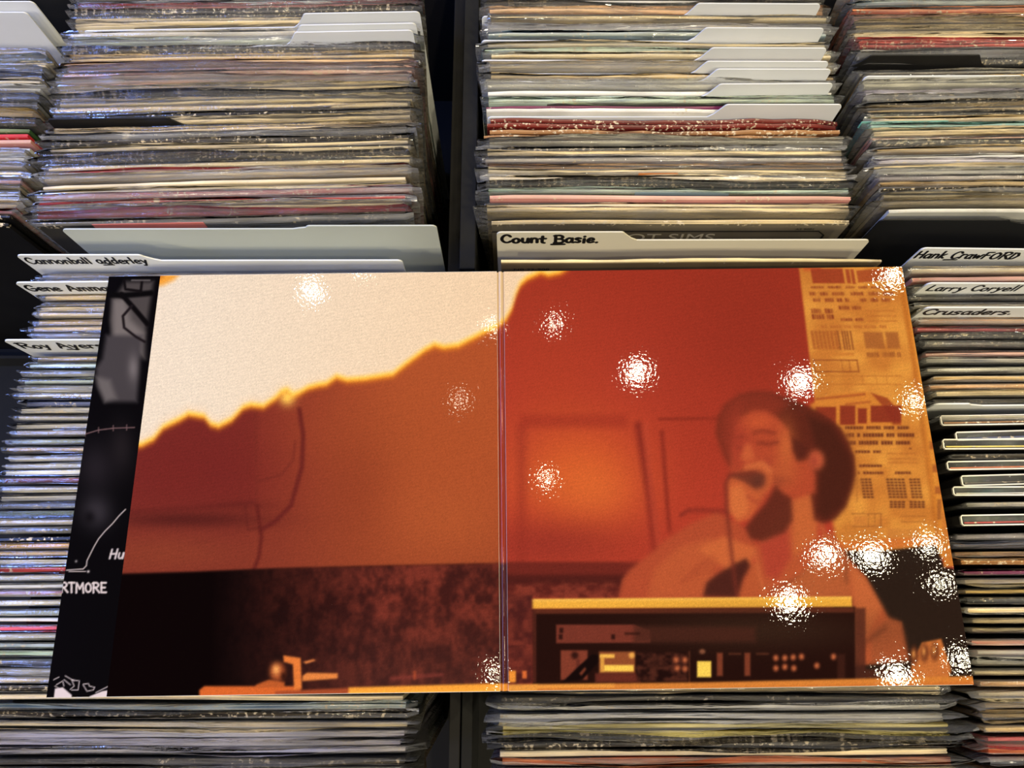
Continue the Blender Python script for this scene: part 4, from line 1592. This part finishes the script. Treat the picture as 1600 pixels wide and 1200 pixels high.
# console: bright top bar, dark case, gear, table edge
cr.poly([(830, 952), (1336, 948), (1336, 1070), (832, 1070)], (34, 14, 10), 2)
cr.poly([(830, 936), (1330, 932), (1331, 948), (830, 951)], (232, 168, 54), 1.2)
cr.poly([(830, 936), (1330, 932), (1330, 936), (830, 940)], (242, 188, 80), 1.5, .6)
cr.poly([(834, 952), (1334, 949), (1334, 957), (834, 959)], (96, 42, 26), 2, .9)
cr.blob(1180, 985, 170, 30, (56, 36, 24), .7)
cr.poly([(869, 976), (990, 976), (1016, 986), (1016, 1004), (869, 1005)], (112, 48, 34), 1.2)
cr.poly([(990, 978), (1180, 980), (1180, 1003), (990, 1004)], (70, 34, 24), 6, .8)
for (a, b) in ((873, 991), (874, 981), (955, 991)):
    cr.rect(a, b, a + 6, b + 8, (40, 16, 12), 1, .9)
cr.rect(976, 988, 1000, 992, (48, 20, 14), 1.5, .8)
cr.rect(876, 1016, 918, 1062, (122, 54, 36), 1.5)
cr.blob(898, 1024, 6, 6, (40, 16, 12), .9, 2)
cr.rect(900, 1030, 906, 1050, (90, 38, 28), 1, .8)
cr.poly([(878, 1066), (905, 1040), (925, 1022), (938, 1024), (936, 1034), (910, 1062)], (20, 9, 8), 1.5)
cr.poly([(905, 1052), (914, 1042), (916, 1046), (908, 1056)], (128, 58, 36), 1, .8)
cr.rect(936, 1018, 992, 1052, (150, 78, 40), 2, .9)
cr.rect(937, 1022, 960, 1028, (236, 178, 70), 1)
cr.rect(938, 1028, 944, 1050, (226, 160, 60), 1.5, .9)
cr.rect(944, 1039, 990, 1049, (244, 196, 72), 1)
cr.blob(987, 1024, 5, 5, (236, 170, 70), .9, 2)
cr.rect(930, 1052, 1000, 1066, (104, 42, 30), 3, .9)
cr.mottle([(994, 1020), (1075, 1020), (1075, 1064), (994, 1064)], 3, (30, 12, 10), (84, 40, 28), 12, 9, 31, .8)
for (a, b) in ((1056, 1031), (1070, 1031), (1058, 1044), (1070, 1045), (1212, 1028), (1226, 1028), (1239, 1027), (1252, 1026), (1212, 1044), (1226, 1042), (1240, 1044), (1276, 1040), (1302, 1026)):
    cr.blob(a, b, 5, 5.5, (150, 72, 42), .9, 2)
    cr.blob(a, b, 2, 2.4, (210, 120, 70), .7)
cr.line([(1077, 1018), (1077, 1066)], 1.6, (120, 60, 36), .7, .7)
cr.rect(1089, 1033, 1111, 1058, (238, 200, 76), 1)
cr.blob(1097, 1018, 5, 4, (150, 90, 60), .8, 2)
for a in (1120, 1163):
    cr.rect(a, 1020, a + 9, 1056, (126, 58, 36), 2, .9)
    cr.rect(a + 18, 1020, a + 38, 1023, (88, 44, 28), 1, .8)
cr.rect(1308, 1022, 1320, 1062, (60, 28, 20), 3, .8)
cr.rect(1336, 950, 1352, 1062, (74, 34, 24), 3, .8)
cr.rect(795, 1048, 806, 1066, (232, 140, 44), 1.2); cr.rect(816, 1048, 823, 1060, (210, 100, 44), 1.2)
cr.rect(832, 952, 838, 1066, (80, 34, 24), 1, .8)
# knobs at the far right
cr.poly([(1440, 1004), (1470, 998), (1486, 1046), (1480, 1066), (1420, 1068), (1424, 1036)], (190, 106, 48), 2)
for a, b in ((1428, 1024), (1444, 1020), (1460, 1018)):
    cr.blob(a, b, 7, 15, (96, 44, 24), .9, 2)
    cr.blob(a - 1, b - 2, 3, 7, (226, 150, 72), .8)
cr.rect(1350, 1046, 1424, 1062, (76, 34, 22), 3, .8)
cr.poly([(780, 1070), (1100, 1066), (1530, 1056), (1530, 1095), (780, 1095)], (206, 122, 46), 2)
cr.poly([(780, 1078), (1100, 1076), (1530, 1064), (1530, 1095), (780, 1095)], (196, 104, 40), 3, .7)
cr.poly([(780, 1070), (960, 1068), (960, 1074), (780, 1076)], (232, 156, 60), 2, .7)
# dark wall left of the console
cr.mottle([(780, 930), (832, 930), (832, 1068), (780, 1072)], 3, (74, 28, 24), (112, 44, 32), 18, 16, 41)
cr.rect(795, 1048, 806, 1066, (232, 140, 44), 1.2); cr.rect(816, 1048, 823, 1060, (210, 100, 44), 1.2)
cr.poly([(780, 1070), (840, 1069), (840, 1090), (780, 1095)], (224, 146, 56), 2)
cr.C *= .95
cr.C += .06 * (cr.C.mean(-1, keepdims=True) - cr.C)
# sky corner at the top left of the panel
burnt_sky(cr)
cr.blur(.8)
grain(cr, 6)
cr.object('photo_print', GT + .0006, M_print, gate)

# ---------------- spine strip
cs = Canvas(LX1, RX0, YBt + .0004, YT - .0004)
cs.C[:] = np.array((150, 54, 32.))
cs.rect(760, 880, 800, 1070, (74, 28, 22), 4)
cs.rect(760, 1068, 800, 1095, (224, 146, 52), 2)
burnt_sky(cs)
so = cs.object('spine', 0.0, M_print, gate)
me = so.data
co = np.zeros(len(me.vertices) * 3, np.float32)
me.vertices.foreach_get('co', co)
co = co.reshape(-1, 3)
s = (co[:, 0] - LX1) / (RX0 - LX1)
co[:, 2] = GT - .0003 + .0013 * np.sin(np.pi * s) ** 2 - .0014 * np.exp(-((s - .12) / .08) ** 2) - .0012 * np.exp(-((s - .9) / .08) ** 2)
me.vertices.foreach_set('co', co.ravel())
me.update()

# ---------------- black strip of the panel beneath
ck = Canvas(LX0 + .0002, SX0 + .0003, YBt + .0004, YT - .0004)
ck.bg((9, 7, 8))
ck.poly([(196, 440), (240, 440), (232, 490), (226, 530), (176, 530), (172, 500), (176, 470)], (70, 63, 58), 6)
ck.poly([(176, 468), (196, 466), (205, 500), (226, 520), (226, 560), (176, 530)], (118, 108, 98), 8, .8)
ck.poly([(166, 524), (222, 524), (214, 628), (164, 628), (152, 600), (150, 575), (160, 560)], (64, 58, 56), 6)
ck.poly([(150, 588), (172, 594), (182, 622), (164, 628), (154, 606)], (104, 96, 88), 7, .8)
ck.blob(208, 575, 8, 20, (130, 120, 112), .6)
ck.line([(150, 457), (190, 462), (236, 458)], 9, (10, 8, 8), 2)
ck.line([(190, 460), (208, 480), (230, 506)], 8, (12, 9, 9), 1.5)
ck.line([(206, 478), (192, 494), (194, 512), (212, 526), (226, 534)], 4, (26, 20, 20), 1.2)
ck.line([(194, 438), (196, 452), (220, 455)], 4, (16, 12, 12), 1.2)
ck.line([(222, 438), (220, 456)], 4, (16, 12, 12), 1.2)
ck.line([(206, 438), (234, 438)], 2, (150, 140, 130), 1, .6)
ck.blob(150, 730, 30, 40, (40, 34, 36), .7)
ck.blob(150, 800, 24, 26, (62, 56, 58), .7)
ck.blob(140, 808, 9, 10, (14, 11, 12), .8)
ck.blob(190, 700, 20, 40, (36, 30, 30), .7)
ck.line([(118, 684), (134, 678), (154, 672), (178, 669), (210, 668)], 1.8, (112, 84, 80), .8, .9)
for a, b in ((133, 678), (154, 672), (177, 669), (198, 668)):
    ck.line([(a, b - 4), (a, b + 4)], 1.6, (112, 84, 80), .8, .8)
pts = [(196, 796), (186, 806), (176, 818), (164, 830), (154, 842), (147, 854), (141, 866), (136, 876), (135, 884), (130, 889), (104, 891)]
ck.line(pts, 1.8, (188, 172, 160), .7, .9)
ck.line([(108, 893), (134, 893)], 1.4, (180, 164, 152), .6, .9)
ck.blob(138, 893, 2, 2, (220, 206, 196), .9)
ck.blob(119, 877, 2, 2, (160, 150, 142), .8)


def art_text(cv, txt, x0, x1, ybase, h, w, c, slant=0.0):
    lines, W = text_lines(txt, 3)
    for l in lines:
        cv.line([(x0 + a / W * (x1 - x0) + slant * b * h, ybase - b * h) for a, b in l], w, c, .8, .95)


art_text(ck, 'RTMORE', 95, 168, 926, 16, 3.2, (206, 190, 178))
art_text(ck, 'Hu', 170, 194, 873, 15, 3, (196, 182, 172), .25)
# pale line drawing in the bottom corner
WH = (206, 190, 182)
ck.poly([(86, 1076), (98, 1074), (112, 1086), (112, 1092), (84, 1092)], WH, 1.2)
ck.poly([(140, 1088), (160, 1080), (172, 1078), (172, 1092), (138, 1092)], WH, 1.2)
for l in ([(88, 1070), (98, 1064), (100, 1072)], [(112, 1078), (122, 1078), (124, 1064), (112, 1062), (116, 1072), (110, 1077)], [(130, 1070), (136, 1080), (146, 1078), (148, 1074), (140, 1072), (138, 1068), (130, 1069)],
          [(150, 1082), (172, 1071)], [(100, 1062), (110, 1070)], [(86, 1072), (110, 1086)], [(102, 1056), (116, 1064)], [(84, 1062), (92, 1058)]):
    ck.line(l, 1.5, WH, .7, .8)
ck.object('black_print', GT + .00025, M_paperprint, gate)
